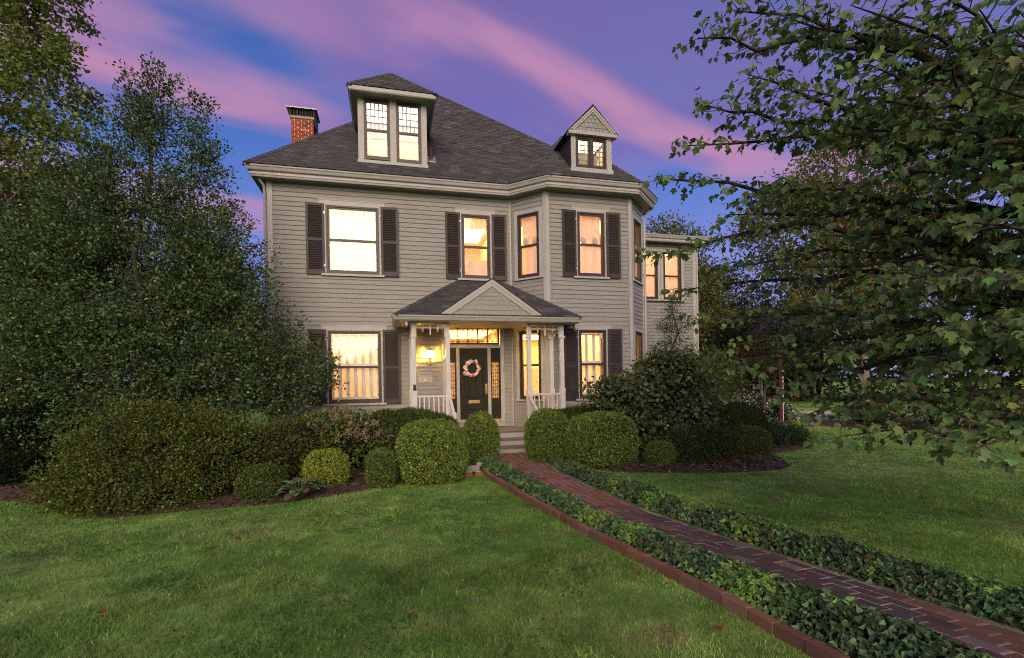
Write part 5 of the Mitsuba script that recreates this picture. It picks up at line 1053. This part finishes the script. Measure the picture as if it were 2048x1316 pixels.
# ------------------------------------------------------------------ ivy along both sides of the walk
def ivy_strip(label, xa, xb, y0, y1, n, hgt, seed):
    r = np.random.default_rng(seed); u = r.random(n); y = y0 + (y1 - y0) * r.random(n) ** 1.35; lo, hi = xa(y), xb(y); x = lo + (hi - lo) * u
    dome = (1 - np.abs(2 * u - 1) ** 2.4); lump = .65 + .7 * meshkit.fbm(np.column_stack([x * 2.2, y * 2.2, x * 0]), 3, seed)
    H = hgt * dome * lump * np.interp(y, [y1 - 1.0, y1], [1, .5]) + .015; z = .02 + H * r.uniform(.55, 1.05, n) ** .6
    side = (u - .5) * 2; N = unit(np.stack([side * 1.1 + r.normal(0, .35, n), r.normal(0, .4, n) - .35, .65 + 0 * u], 1)); A = unit(np.stack([side * .9 + r.normal(0, .7, n), r.normal(0, .7, n) - .3, -.35 + r.normal(0, .25, n)], 1))
    fresh_ = meshkit.fbm(np.column_stack([x * 3, y * 3, x * 0]), 2, seed + 1) + r.normal(0, .09, n)
    size = r.uniform(.026, .064, n) * np.interp(y, [2.5, 9.5], [1.0, .95])
    v, f = leaves(np.column_stack([x, y, z]), A, N, size, IVY, r, .45); c = jitter(n, (.085, .150, .066), .38, r); m = fresh_ > .57; c[m] = jitter(int(m.sum()), (.17, .30, .07), .22, r); m2 = r.random(n) < .008; c[m2] = jitter(int(m2.sum()), (.13, .07, .04), .2, r)
    k = setting('ivy_bed', (v, f), 'leaf', label, color=np.repeat(c, len(IVY[0]), 0), kind='stuff')
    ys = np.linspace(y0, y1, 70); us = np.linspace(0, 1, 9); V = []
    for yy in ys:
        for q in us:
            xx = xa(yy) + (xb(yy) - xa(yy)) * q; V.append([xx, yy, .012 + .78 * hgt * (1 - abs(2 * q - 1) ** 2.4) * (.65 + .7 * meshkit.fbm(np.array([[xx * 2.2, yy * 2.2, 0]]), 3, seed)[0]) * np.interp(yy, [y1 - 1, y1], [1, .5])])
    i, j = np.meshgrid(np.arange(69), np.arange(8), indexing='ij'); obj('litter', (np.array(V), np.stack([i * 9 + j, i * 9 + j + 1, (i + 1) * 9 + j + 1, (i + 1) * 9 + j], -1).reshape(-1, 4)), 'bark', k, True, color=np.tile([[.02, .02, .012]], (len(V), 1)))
    st = []
    for q in range(40):
        yy = r.uniform(y0, y0 + 4.5); qx = r.choice([.06, .12, .9, .96]); p0 = np.array([xa(yy) + (xb(yy) - xa(yy)) * qx, yy, .04]); L = r.uniform(.12, .35); a = r.uniform(-.6, .6) + (np.pi / 2 if r.random() < .7 else 0)
        d = np.array([math.cos(a), math.sin(a), 0]); st.append(tube([p0, p0 + d * L * .5 + [0, 0, r.uniform(.02, .07)], p0 + d * L + [0, 0, r.uniform(.0, .06)]], [.004, .0035, .002], 5))
    sm = join(st); obj('vines', sm, 'bark', k, color=wood((.16, .11, .07), len(sm[0])), kind='stuff')
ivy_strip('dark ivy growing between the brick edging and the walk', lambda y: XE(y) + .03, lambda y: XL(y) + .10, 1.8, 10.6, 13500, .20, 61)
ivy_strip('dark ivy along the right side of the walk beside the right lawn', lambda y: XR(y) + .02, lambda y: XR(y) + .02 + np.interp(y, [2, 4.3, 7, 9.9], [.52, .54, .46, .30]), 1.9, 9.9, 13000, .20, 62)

# ------------------------------------------------------------------ trees
# holly: tall multi stemmed evergreen left of the house
broad_tree('holly_tree', 'tall dark evergreen holly beside the left corner of the house', (-5.3, 12.3, 0), (-5.0, 12.35, 7.4), .09,
           [((-5.35, 12.3, 3.9), (2.1, 1.7, 2.6), 7), ((-4.3, 12.0, 2.6), (1.9, 1.4, 1.8), 5), ((-3.1, 11.6, 2.0), (1.15, .9, 1.1), 2), ((-5.9, 12.0, 1.8), (2.0, 1.5, 1.7), 5), ((-5.3, 12.4, 6.5), (.88, .85, 1.4), 2.0), ((-6.4, 12.5, 5.4), (1.0, 1.0, 1.3), 2.2), ((-4.1, 12.2, 5.5), (.75, .75, 1.5), 1.9), ((-4.95, 12.3, 7.95), (.42, .4, .9), .9), ((-3.95, 12.1, 7.2), (.32, .32, .95), .55), ((-6.3, 12.6, 6.6), (.55, .55, .8), .5), ((-3.55, 12.0, 4.2), (1.0, .9, 1.5), 2), ((-3.0, 11.9, 3.2), (.75, .6, .9), .8), ((-7.2, 12.4, 3.6), (1.1, 1.1, 2.2), 2.2), (tuple(at(225, 510, 12.2)), (.9, .8, 1.0), 1.8), (tuple(at(430, 560, 12.0)), (.9, .7, .9), 1.4), (tuple(at(330, 600, 11.8)), (1.0, .8, .8), 1.4), (tuple(at(590, 690, 11.3)), (.42, .35, .5), .45), (tuple(at(640, 755, 11.2)), (.35, .3, .32), .25), (tuple(at(565, 790, 11.0)), (.6, .5, .5), .8), (tuple(at(505, 725, 12.3)), (.8, .6, .8), 1.5)],
           2350, 64, .14, .080, (.072, .120, .045), .40, OVAL, 1, .45, 60, (.075, .062, .05), tip=(.145, .195, .072), tip_share=.3, shoot=.62, stems=[(-4.1, 12.2, 7.0), (-6.4, 12.5, 6.3), (-3.9, 12.0, 4.6)])
# sparse twigs of the holly across the corner of the house
def blob_at(px, py, Z, rx, ry, rz, w): return (tuple(at(px, py, Z)), (rx, ry, rz), w)
def foot(px, py, Z): q = at(px, py, Z); return (q[0], q[1], 0.0)
broad_tree('rhododendron', 'dark broadleaf evergreen left of the holly at the edge of the yard', foot(60, 800, 12.4), tuple(at(60, 560, 12.4)), .10,
           [blob_at(60, 560, 12.4, 1.3, 1.2, 1.3, 3), blob_at(-60, 620, 12.2, 1.5, 1.2, 1.9, 3), blob_at(110, 690, 12.0, 1.1, 1.0, 1.2, 2), blob_at(20, 760, 11.6, 1.5, 1.1, 1.0, 2.4), blob_at(-40, 480, 12.8, 1.4, 1.2, 1.2, 1.6), blob_at(120, 520, 12.6, .9, .9, 1.2, 1.4), blob_at(130, 820, 11.4, 1.0, .9, .8, 1.2)],
           820, 46, .24, .105, (.042, .070, .028), .32, OVAL, 2, .5, 14, (.09, .07, .055), tip=(.06, .085, .022), tip_share=.25, cat='shrub')
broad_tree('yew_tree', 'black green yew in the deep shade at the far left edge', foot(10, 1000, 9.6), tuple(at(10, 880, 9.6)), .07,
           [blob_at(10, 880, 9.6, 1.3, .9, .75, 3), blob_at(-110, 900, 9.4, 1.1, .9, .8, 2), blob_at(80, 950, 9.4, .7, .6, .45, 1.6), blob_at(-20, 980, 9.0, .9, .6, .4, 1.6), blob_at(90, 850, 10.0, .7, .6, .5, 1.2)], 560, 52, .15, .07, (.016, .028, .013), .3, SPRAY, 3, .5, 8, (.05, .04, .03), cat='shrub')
broad_tree('maple_tree', 'tall yellow green maple cut off by the left top of the picture', foot(-90, 800, 16.5), tuple(at(-60, 60, 16.5)), .26,
           [blob_at(-30, 60, 16.4, 2.1, 2.0, 1.9, 5), blob_at(70, 190, 16.0, 1.6, 1.5, .9, 3), blob_at(20, 330, 16.2, 1.7, 1.6, .8, 2.6), blob_at(-60, 240, 16.2, 1.8, 1.6, 1.2, 2), blob_at(60, -30, 16.4, 1.7, 1.6, 1.2, 2.4), blob_at(110, 255, 15.4, .8, .8, .35, .7), blob_at(90, 110, 15.8, 1.0, 1.0, .6, 1.1)],
           370, 44, .24, .14, (.150, .205, .050), .28, BROAD, 4, .35, 24, (.13, .12, .10), tip=(.20, .23, .055), tip_share=.3, droop=.3, shoot=.8)
broad_tree('beech_tree', 'bronze leaved tree between maple and holly on the left', foot(30, 780, 20.5), tuple(at(30, 500, 20.5)), .2,
           [blob_at(50, 430, 20.5, 2.0, 1.6, 1.3, 3), blob_at(-60, 470, 20.5, 2.0, 1.6, 1.6, 2), blob_at(130, 470, 20.2, 1.4, 1.2, 1.0, 1.4), blob_at(40, 540, 20.2, 2.2, 1.6, 1.2, 2)], 480, 46, .32, .15, (.125, .095, .026), .26, OVAL, 5, .4, 16, (.10, .085, .07))
# trees beyond the house on the right
for i, (lab, b, h, ell, n, col, tp) in enumerate((
    ('sparse yellow green tree just right of the rear wing', (15.6, 25.0), 8.5, [((15.4, 25.0, 8.6), (2.2, 1.9, 2.2), 3), ((16.8, 24.8, 6.4), (1.9, 1.6, 1.7), 2), ((14.6, 24.6, 6.2), (1.4, 1.4, 1.8), 2), ((15.6, 24.8, 4.2), (1.6, 1.5, 1.4), 1)], 420, (.12, .14, .034), (.19, .18, .045)),
    ('tall yellow green sycamore with pale limbs behind the red maple', (24.5, 21.0), 12.0, [((24.0, 21.0, 12.2), (3.6, 3.0, 3.2), 4), ((20.4, 21.4, 9.6), (2.6, 2.4, 2.4), 3), ((27.4, 20.6, 9.4), (3.0, 2.6, 3.0), 3), ((22.4, 21.0, 6.6), (2.6, 2.2, 1.8), 2)], 760, (.15, .155, .036), (.21, .19, .05)),
    ('broad green tree beyond the road behind the red maple', (33.0, 25.0), 9.5, [((32.5, 25.0, 9.0), (4.4, 3.6, 3.4), 4), ((37.5, 22.5, 7.5), (4.0, 3.4, 3.6), 3), ((30.0, 25.4, 5.0), (3.4, 3.0, 2.6), 3)], 620, (.085, .115, .03), (.13, .145, .045)),
    ('dark green tree across the road behind the utility pole', (23.5, 32.0), 8.0, [((23.0, 32.0, 7.4), (4.0, 3.2, 3.2), 4), ((18.4, 33.0, 6.0), (3.4, 3.0, 3.4), 3), ((27.6, 31.0, 5.4), (3.4, 3.0, 3.2), 3)], 620, (.065, .095, .03), (.105, .13, .036)))):
    broad_tree('shade_tree', lab, (*b, 0), (b[0] - .3, b[1], h), .24, ell, n, 44, .42, .20, col, .28, OVAL, 20 + i, .45, 16, (.20, .17, .14) if i == 1 else (.08, .065, .05), tip=tp, tip_share=.35)
k = thing('young_tree', 'slim young street tree with dark trunk beyond the right bed', 'tree')
yp = on_ground(1532, 846); p_, r_ = limb(yp - [0, 0, .1], yp + [.05, .1, 2.7], .07, .035, rng, .02); bark_obj('trunk', tube(p_, r_, 8), k, (.09, .06, .045))
r = np.random.default_rng(71); C, N, _ = in_crown([(yp + [0, 0, 2.7], (1.0, .9, 1.0), 1)], 130, r, .3); P, A = clusters(C, N, 34, .2, r)
leafage('crown', k, P, A, A, .085, OVAL, (.055, .055, .022), .3, r, tip=(.10, .05, .03), tip_share=.2)
for c in C[:8]: q, qr = limb(p_[4], c, .022, .006, r); bark_obj('limb', tube(q, qr, 5), k, (.09, .06, .045))
# a small conifer and an open shrub against the wing
broad_tree('conifer', 'slender young conifer in front of the rear wing', (9.4, 15.0, 0), (9.35, 15.0, 4.6), .05, [((9.37, 15.0, 4.35), (.22, .22, .45), 1), ((9.37, 15.0, 3.6), (.55, .5, .38), 2), ((9.37, 15.0, 2.9), (.75, .7, .36), 2.2), ((9.35, 15.0, 2.2), (.9, .85, .36), 2.4), ((9.35, 15.0, 1.4), (1.0, .95, .5), 2.4)], 300, 30, .12, .060, (.045, .075, .03), .3, SPRAY, 31, .25, 16, (.08, .06, .045), cat='tree', flat=.4)
broad_tree('forsythia', 'open twiggy shrub lit from the lower wing window', (10.6, 15.6, 0), (10.6, 15.6, 2.0), .04, [((10.4, 15.5, 2.0), (1.2, .8, .9), 2), ((11.4, 15.6, 1.6), (.9, .8, .9), 1), ((9.8, 15.3, 1.3), (.8, .7, .8), 1)], 220, 26, .18, .075, (.09, .12, .034), .28, OVAL, 32, .3, 16, (.10, .08, .06), cat='shrub', stems=[(10.0, 15.4, 2.6), (11.2, 15.5, 2.5)])
# masses of far woodland that close the view
def far_wood(label, pts, h, n, seed, col):
    r = np.random.default_rng(seed); pts = np.array(pts, float); t = r.random(n) * (len(pts) - 1); i = t.astype(int); q = pts[i] + (pts[np.minimum(i + 1, len(pts) - 1)] - pts[i]) * (t - i)[:, None] + r.normal(0, 1.6, (n, 2))
    top = h * (.55 + .8 * meshkit.fbm(np.column_stack([q * .16, q[:, 0] * 0]), 3, seed)); z = top * r.random(n) ** .8
    P = np.column_stack([q, z]); N = unit(r.normal(0, 1, (n, 3)) + [0, -1, .4]); v, f = leaves(P, N, N, r.uniform(.3, .7, n), OVAL, r, .8)
    setting('woodland', (v, f), 'leaf', label, color=np.repeat(jitter(n, col, .3, r), 4, 0), kind='stuff')
far_wood('dark far woodland closing the view on the left', [(-60, 18), (-38, 34), (-18, 44), (0, 50)], 9, 17000, 81, (.035, .050, .018))
far_wood('wooded slope seen low between the maple branches on the right', [(4, 48), (22, 40), (40, 27), (52, 6)], 5, 12000, 83, (.05, .07, .022))
far_wood('far trees closing the view on the right', [(14, 52), (34, 44), (52, 30), (66, 10), (70, -6)], 10, 17000, 82, (.055, .070, .022))

# the red maple at the right: its trunk stands just outside the picture, its branches hang in front
mt = thing('red_maple', 'large maple reaching in from the right with drooping lobed leaves', 'tree')
r = np.random.default_rng(91)
TB = at(2330, 1100, 4.4); TB[2] = 0
tr_p = np.array([TB + [0, 0, -.1], TB + [.02, .03, 1.2], TB + [-.05, .05, 2.4], TB + [-.02, .0, 4.0], TB + [.1, .1, 6.2], TB + [.1, .2, 8.0]])
bark_obj('trunk', tube(tr_p, [.21, .18, .16, .13, .08, .03], 14), mt, (.10, .085, .075))
ENDS = [(1354, 292, 4.6), (1309, 356, 4.75), (1395, 76, 4.3), (1470, 22, 4.1), (1403, 208, 4.5), (1530, 262, 4.4), (1288, 512, 5.3), (1345, 585, 5.6), (1395, 640, 5.2), (1425, 720, 5.2), (1470, 690, 4.7), (1600, 835, 4.3), (1690, 872, 3.7), (1850, 880, 3.3), (1930, 905, 3.1),
        (1600, 600, 4.2), (1640, 470, 4.3), (1560, 30, 3.9), (1700, 10, 3.5), (1850, -30, 3.3), (1720, 330, 3.4), (1840, 250, 2.9), (1960, 170, 2.7), (2040, 120, 2.6), (1900, 440, 2.8), (1990, 560, 2.7), (1750, 560, 3.3), (1850, 670, 3.1), (1650, 710, 3.9), (1560, 770, 4.7), (1990, 660, 2.9), (1780, 760, 3.5), (1870, 735, 3.2), (1450, 430, 4.8), (1520, 540, 4.7), (1500, 150, 4.0), (1620, 180, 3.7), (1740, 130, 3.3), (1420, 540, 5.2), (1680, 250, 3.8), (1560, 380, 4.4), (2060, 330, 2.7), (2080, 680, 2.8), (1930, 330, 3.3), (1820, 420, 3.6), (1720, 640, 4.1), (1820, 560, 3.9), (1960, 660, 3.6), (1940, 60, 3.7), (1960, 20, 3.0), (2030, 60, 2.9), (1800, 30, 3.7), (1650, 60, 3.9), (1900, 110, 3.1), (2040, 225, 2.9), (1760, 200, 3.6),
        (1880, 150, 4.8), (1900, 520, 5.2), (1680, 520, 5.3), (1800, 720, 5.0), (1660, 800, 5.0), (1480, 620, 5.6), (1560, 690, 5.6), (2030, 600, 4.5)]
LP, LA, LN = [], [], []
def hang(p, d, r):
    """A leaf on its stalk: hanging, tip down and outwards."""
    st = unit(d + r.normal(0, .5, 3) + [0, 0, .1]); base = p + st * r.uniform(.03, .07)
    LP.append(base); LA.append(unit(st * .55 + [0, 0, -.75] + r.normal(0, .22, 3))); LN.append(unit(st * .5 + [0, 0, .8] + r.normal(0, .35, 3)))
twigs = []
for i, e in enumerate(ENDS):
    tip = at(*e); hz = np.clip(tip[2] * .72 + (.62 if 1.35 < tip[2] < 2.3 else .35) + r.normal(0, .2), .9, 5.6); a = np.array([np.interp(hz, tr_p[:, 2], tr_p[:, 0]), np.interp(hz, tr_p[:, 2], tr_p[:, 1]), hz])
    L = np.linalg.norm(tip - a); n = 12; t = np.linspace(0, 1, n)[:, None]
    w = r.normal(0, .05 * L, 3) * [1, 1, .4]
    p = a + (tip - a) * t + np.sin(t * np.pi) * w + np.array([0, 0, 1.0]) * np.sin(t * np.pi) * L * .05 + r.normal(0, .012 * L, (n, 3)) * (t * (1 - t) * 4)
    rad = (.010 + .0075 * L) * (1 - t[:, 0]) ** .8 + .0035
    m = tube(p, rad, 6); bark_obj('branch', m, mt, (.055, .042, .034))
    d = unit(tip - a); s0 = .25 if L > 1.5 else .1
    for j in np.arange(s0, 1.0, .14 / L):                 # side shoots, opposite, shorter towards the tip
        q = p[0] * 0 + np.array([np.interp(j, t[:, 0], p[:, c]) for c in range(3)])
        for sgn in (-1, 1):
            if r.random() < .15: continue
            side = np.cross(d, [0, 0, 1.0]); side = unit(side) * sgn; dd = unit(d * r.uniform(.5, 1.0) + side * r.uniform(.5, 1.0) + [0, 0, r.normal(.0, .28)])
            ln = min(.5, L * .22) * (1.15 - .75 * j) * r.uniform(.5, 1.2); k_ = q + dd * ln * .5 + r.normal(0, .02, 3); e_ = q + dd * ln + [0, 0, -.12 * ln]
            twigs.append(tube([q, k_, e_], [.0045, .0035, .002], 4))
            for f_ in np.arange(.3, 1.01, .075 / ln):
                c = q + (e_ - q) * f_
                for _ in range(2): hang(c, unit(dd + side * r.normal(0, .8)), r)
            for _ in range(2): hang(e_, dd, r)
    for f_ in np.linspace(.72, 1, 7): hang(np.array([np.interp(f_, t[:, 0], p[:, c]) for c in range(3)]), d, r)
LP, LA, LN = np.array(LP), np.array(LA), np.array(LN)
keep = np.linalg.norm(LP - EYE, axis=1) > 1.9; LP, LA, LN = LP[keep], LA[keep], LN[keep]
tm = join(twigs); obj('twigs', tm, 'bark', mt, color=wood((.12, .07, .05), len(tm[0])), kind='stuff')
C, N, _ = in_crown([((7.7, 2.1, 3.6), (1.2, 1.1, 2.0), 3), ((8.0, 1.0, 4.6), (1.5, 1.3, 2.0), 2), ((6.4, 2.1, 7.1), (2.0, 1.8, 1.5), 3), ((9.0, 3.3, 3.2), (1.0, .9, 1.5), 2)], 420, r, .3); P_, A_ = clusters(C, N, 22, .22, r)      # the rest of its crown, beyond the right edge
leafage('crown', mt, P_, unit(A_ - [0, 0, .8]), A_ + [0, 0, .5], .1, BROAD, (.072, .125, .048), .3, r)
nl = len(LP); size = r.uniform(.044, .078, nl); col = jitter(nl, (.105, .178, .064), .26, r); pale = r.random(nl) < .06; col[pale] = jitter(int(pale.sum()), (.17, .21, .14), .12, r); yel = r.random(nl) < .2; col[yel] = jitter(int(yel.sum()), (.155, .215, .068), .2, r)
print('maple leaves', nl)
dist = np.linalg.norm(LP - EYE, axis=1); z_ = (LP - EYE) @ FWD; xx = np.abs((LP - EYE) @ RIGHT / np.maximum(z_, .1)); order = np.argsort(np.where((xx < 1.03) & (z_ > 0), dist, 99))
V, F = MAPLE
def one(idx): return leaves(LP[idx], LA[idx], LN[idx], size[idx], MAPLE, np.random.default_rng(int(idx[0])), .25)
for a in order[:300]: obj('leaf', one(np.array([a])), 'leaf', mt, color=np.tile(col[a:a + 1], (len(V), 1)))
rest = order[300:]; obj('leaves', one(rest), 'leaf', mt, color=np.repeat(col[rest], len(V), 0), kind='stuff')

# ------------------------------------------------------------------ small things on the lawn and beyond
st_ = thing('garden_statue', 'small weathered stone lamb lying by the end of the brick edging', 'statue')
sx, sy = 1.50, 9.22
import manifold3d as m3
def blob(spheres, edge=.012, it=8):
    """Hulls of neighbouring spheres joined into one smooth body. spheres: list of chains [(x, y, z, r), ...]"""
    M = m3.Manifold()
    for ch in spheres:
        for a, b in zip(ch, ch[1:]): M += m3.Manifold.batch_hull([m3.Manifold.sphere(q[3], 20).translate(q[:3]) for q in (a, b)])
    g = M.refine_to_length(edge).to_mesh(); t = trimesh.Trimesh(g.vert_properties[:, :3], g.tri_verts, process=True); trimesh.smoothing.filter_taubin(t, iterations=it); return np.array(t.vertices), np.array(t.faces)
o = np.array([sx, sy, .0])
G = lambda *q: (o[0] + q[0], o[1] + q[1], q[2], q[3])
v, f = blob([[G(-.12, 0, .135, .062), G(-.02, 0, .14, .066), G(.07, 0, .135, .056)], [G(.06, 0, .15, .05), G(.105, -.01, .20, .036), G(.11, -.012, .232, .034)], [G(.11, -.015, .23, .033), G(.128, -.05, .212, .019)],
             [G(.082, -.01, .245, .012), G(.06, -.02, .225, .010)], [G(.138, -.005, .245, .012), G(.158, -.02, .225, .010)], [G(-.14, -.055, .095, .028), G(-.05, -.06, .088, .02)], [G(.05, -.05, .095, .024), G(.12, -.075, .085, .016)], [G(-.17, .0, .12, .02), G(-.19, -.01, .10, .015)]])
v = v + unit(v - v.mean(0)) * (.006 * (meshkit.fbm(v * 60, 3) - .5))[:, None]
obj('lamb', (v, f), 'tinted', st_, True, color=np.tile([[.30, .27, .235]], (len(v), 1)) * (.8 + .4 * meshkit.fbm(v * 40, 3)[:, None]))
for i, (a, b) in enumerate(((-.16, .03), (.045, .235))):
    obj('brick', brick_mesh([(sx + a - .03, sy - .11), (sx + b - .06, sy - .09), (sx + b - .06, sy + .09), (sx + a - .03, sy + .08)], .068, .0), 'brick_clay', st_, color=np.tile(jitter(1, (.24, .10, .05), .1), (12, 1)))
# dry leaves on the lawn: each a curled maple leaf
r = np.random.default_rng(111)
SPOTS = [(655, 1094, 0, 'alone in the middle of the left lawn'), (1440, 1274, 1, 'close to the edging at the bottom of the lawn'), (1150, 1145, 0, 'on the left lawn a step from the edging'), (1060, 1015, 1, 'against the upper end of the edging'), (820, 1240, 2, 'low on the left lawn below its centre'),
         (210, 1238, 0, 'in the lower left part of the lawn'), (930, 1168, 2, 'on the lawn left of the middle of the edging'), (470, 1085, 1, 'on the left lawn below the hosta'), (1330, 1275, 2, 'near the front corner of the left lawn'), (1380, 965, 0, 'on the right lawn nearest the ivy'), (1420, 980, 1, 'on the right lawn behind the ivy strip'),
         (1250, 1080, 2, 'beside the edging halfway along it'), (1110, 1036, 0, 'beside the edging near its upper end'), (1275, 1150, 1, 'beside the nearer half of the edging'), (700, 1005, 2, 'at the mulch below the small boxwood'), (1760, 905, 0, 'under the hanging tip of the red maple'), (1690, 925, 1, 'on the right lawn left of the maple tips'),
         (1920, 905, 2, 'on the far right lawn below the maple'), (1850, 880, 0, 'on the right lawn behind the maple leaves'), (1700, 868, 1, 'on the far lawn near the low evergreen'), (1960, 890, 0, 'on the far right lawn by the stone bed'), (1790, 950, 2, 'in the middle of the right lawn'), (560, 1160, 2, 'on the left lawn left of its centre'), (1840, 1075, 1, 'on the dark right lawn above the ivy'), (1950, 1110, 0, 'on the right lawn near the ivy at the right edge'), (1015, 1070, 1, 'on the lawn between boxwood ball and edging')]
for i, (a, b, c, where) in enumerate(SPOTS):
    p = on_ground(a, b); k = fresh('fallen_leaf'); s = r.uniform(.05, .085); V_, F_ = MAPLE; q = V_ * s; q[:, 2] = s * (.25 + .8 * np.abs(V_[:, 0]) ** 1.5 + .25 * (V_[:, 1] - .4) ** 2)
    an = r.uniform(0, 6.283); R_ = np.array([[math.cos(an), -math.sin(an), 0], [math.sin(an), math.cos(an), 0], [0, 0, 1]])
    scene[k] = mikit.ply((q @ R_.T + p + [0, 0, .022], F_), tone('leaf', jitter(1, [(.20, .085, .04), (.28, .10, .045), (.26, .19, .10)][c], .1, r)[0]))
    labels[k] = {'label': ('brown', 'rusty', 'tan')[c] + ' dry leaf ' + where, 'category': 'leaf', 'group': 'dry leaves fallen on the lawn'}
k = fresh('fallen_leaf'); p = on_ground(1643, 1008); V_, F_ = MAPLE; q = V_ * .11; q[:, 2] += .03
scene[k] = mikit.ply((q + p, F_), tone('leaf', (.34, .36, .26))); labels[k] = {'label': 'pale whitish leaf lying face down on the dark right lawn', 'category': 'leaf'}
# utility pole, white flowering shrub, neighbour's lit house, red flowers
pp = on_ground(1562, 848)
k = thing('wooden_post', 'reddish wooden post beside the road beyond the right lawn', 'post')
m = tube([(pp[0], pp[1], -.2), (pp[0] - .01, pp[1], 1.5), (pp[0] - .02, pp[1], 2.7)], [.075, .072, .07], 14); bark_obj('shaft', m, k, (.085, .036, .028))
obj('conduit', tube([(pp[0] + .09, pp[1] - .03, 0), (pp[0] + .085, pp[1] - .03, 2.2)], [.02, .02], 8), 'white_paint', k)
loose_shrub('hedge', 'tall loose green hedge between the rear wing and the road', [((14.0, 21.5, 1.3), (1.8, 1.0, 1.4), 2), ((17.2, 23.5, 1.5), (1.9, 1.1, 1.6), 2), ((12.6, 20.6, 1.0), (1.2, 1.0, 1.2), 1.3), ((16.0, 22.4, 2.3), (1.4, 1.0, 1.3), 1.3)], 420, 30, .25, .13, (.075, .105, .03), .35, OVAL, 12, .55, (.12, .14, .04), .3, 0, 8, None, .7)
loose_shrub('white_hydrangea', 'white flowering shrub behind the young street tree', [(tuple(on_ground(1505, 842) + [0, 0, .55]), (1.25, .7, .6), 2), (tuple(on_ground(1558, 846) + [.0, 0, .35]), (.55, .45, .42), 1)], 240, 22, .14, .085, (.055, .085, .03), .25, BROAD, 8, .6, (.62, .62, .56), .38, .2, 8)
# the neighbour's house across the road, its porch lit
nh = thing('neighbor_house', 'orange lit neighbouring house seen small beside the utility pole', 'house')
hc = at(1565, 800, 42.0); hx, hy = hc[0], hc[1]
obj('wall', join([box(hx - 5, hx + 4, hy, hy + .2, 0, 5.2), box(hx - 5, hx - 4.8, hy + .2, hy + 8, 0, 5.2), box(hx + 3.8, hx + 4, hy + .2, hy + 8, 0, 5.2)]), 'dark_interior', nh)
obj('roof', prism([(hx - 5.6, hy - .6, 5.2), (hx - 5.6, hy + 8.6, 5.2), (hx - 5.6, hy + 4, 8.4)], [(hx + 4.6, hy - .6, 5.2), (hx + 4.6, hy + 8.6, 5.2), (hx + 4.6, hy + 4, 8.4)]), 'shutter_paint', nh)
obj('porch_roof', box(hx - 4, hx + 3, hy - 2.2, hy, 2.75, 2.95), 'trim_paint', nh)
for i in range(5): obj('porch_post', box(hx - 3.9 + i * 1.7, hx - 3.75 + i * 1.7, hy - 2.1, hy - 1.95, .3, 2.75), 'trim_paint', nh)
obj('porch_deck', box(hx - 4, hx + 3, hy - 2.2, hy, 0, .3), 'dark_interior', nh)
for i in range(3):
    w_ = obj('window', box(hx - 3.0 + i * 2.1, hx - 2.0 + i * 2.1, hy - .06, hy - .01, 1.0, 2.4), 'interior_white', nh)
    scene[w_]['emitter'] = emit((1.6, .62, .10)); obj('glazing_bar', box(hx - 2.53 + i * 2.1, hx - 2.47 + i * 2.1, hy - .09, hy - .065, 1.0, 2.4), 'shutter_paint', w_)
rf = thing('red_flowers', 'row of bright red flowers behind the far stone edged bed', 'flowers')
r = np.random.default_rng(131)
c0, c1 = at(1972, 818, 18.5), at(2120, 818, 17.5); n = 900; t = r.random(n)[:, None]
P = c0 + (c1 - c0) * t + r.normal(0, 1, (n, 3)) * [.12, .2, .0]; P[:, 2] = .52 + r.normal(0, .075, n); leafage('petals', rf, P, unit(r.normal(0, 1, (n, 3)) + [0, -.5, .4]), np.tile([0, -1.0, .5], (n, 1)), .10, BROAD, (.55, .02, .015), .15, r)
P = c0 + (c1 - c0) * t + r.normal(0, 1, (n, 3)) * [.12, .2, .0]; P[:, 2] = r.uniform(.03, .46, n); leafage('foliage', rf, P, unit(r.normal(0, 1, (n, 3)) + [0, 0, .6]), np.tile([0, -1.0, .5], (n, 1)), .12, OVAL, (.05, .09, .03), .2, r)
loose_shrub('perennials', 'mixed low perennials filling the far stone edged bed', [((16.6, 13.8, .35), (.9, .8, .45), 1), ((17.7, 12.3, .4), (.9, .9, .5), 1), ((18.9, 10.9, .35), (1.0, .9, .45), 1), ((20.3, 9.4, .4), (1.1, .9, .5), 1)], 330, 28, .16, .10, (.07, .095, .028), .4, OVAL, 9, .5, (.13, .11, .04), .3, 0, 8, None, .6, cat='plants')
sk = on_ground(2005, 858); gs = thing('garden_stake', 'thin grey garden stake standing in the far bed below the red flowers', 'stake')
obj('rod', tube([sk + [0, 0, -.05], sk + [.005, 0, .3], sk + [0, 0, .56]], [.014] * 3, 8), 'grey_metal', gs); obj('tag', box(sk[0] - .05, sk[0] + .05, sk[1] - .02, sk[1] - .015, .50, .56), 'grey_metal', gs)
r = np.random.default_rng(141)
for i in range(13):
    t = i / 12; p = np.array([15.2, 14.95]) * (1 - t) + np.array([20.2, 8.4]) * t + r.normal(0, .05, 2); k = fresh('edging_stone'); m = trimesh.creation.icosphere(2); q = np.array(m.vertices) * [r.uniform(.14, .24), r.uniform(.1, .15), r.uniform(.07, .11)]; q *= (1 + .4 * (meshkit.fbm(q * 9 + i, 2) - .5))[:, None]
    scene[k] = mikit.ply((q + [*p, .05], np.array(m.faces)), tone('tinted', jitter(1, (.17, .145, .145), .15, r)[0])); labels[k] = {'label': 'rough grey stone in the edging row of the far bed', 'category': 'stone', 'group': 'stones edging the far bed'}
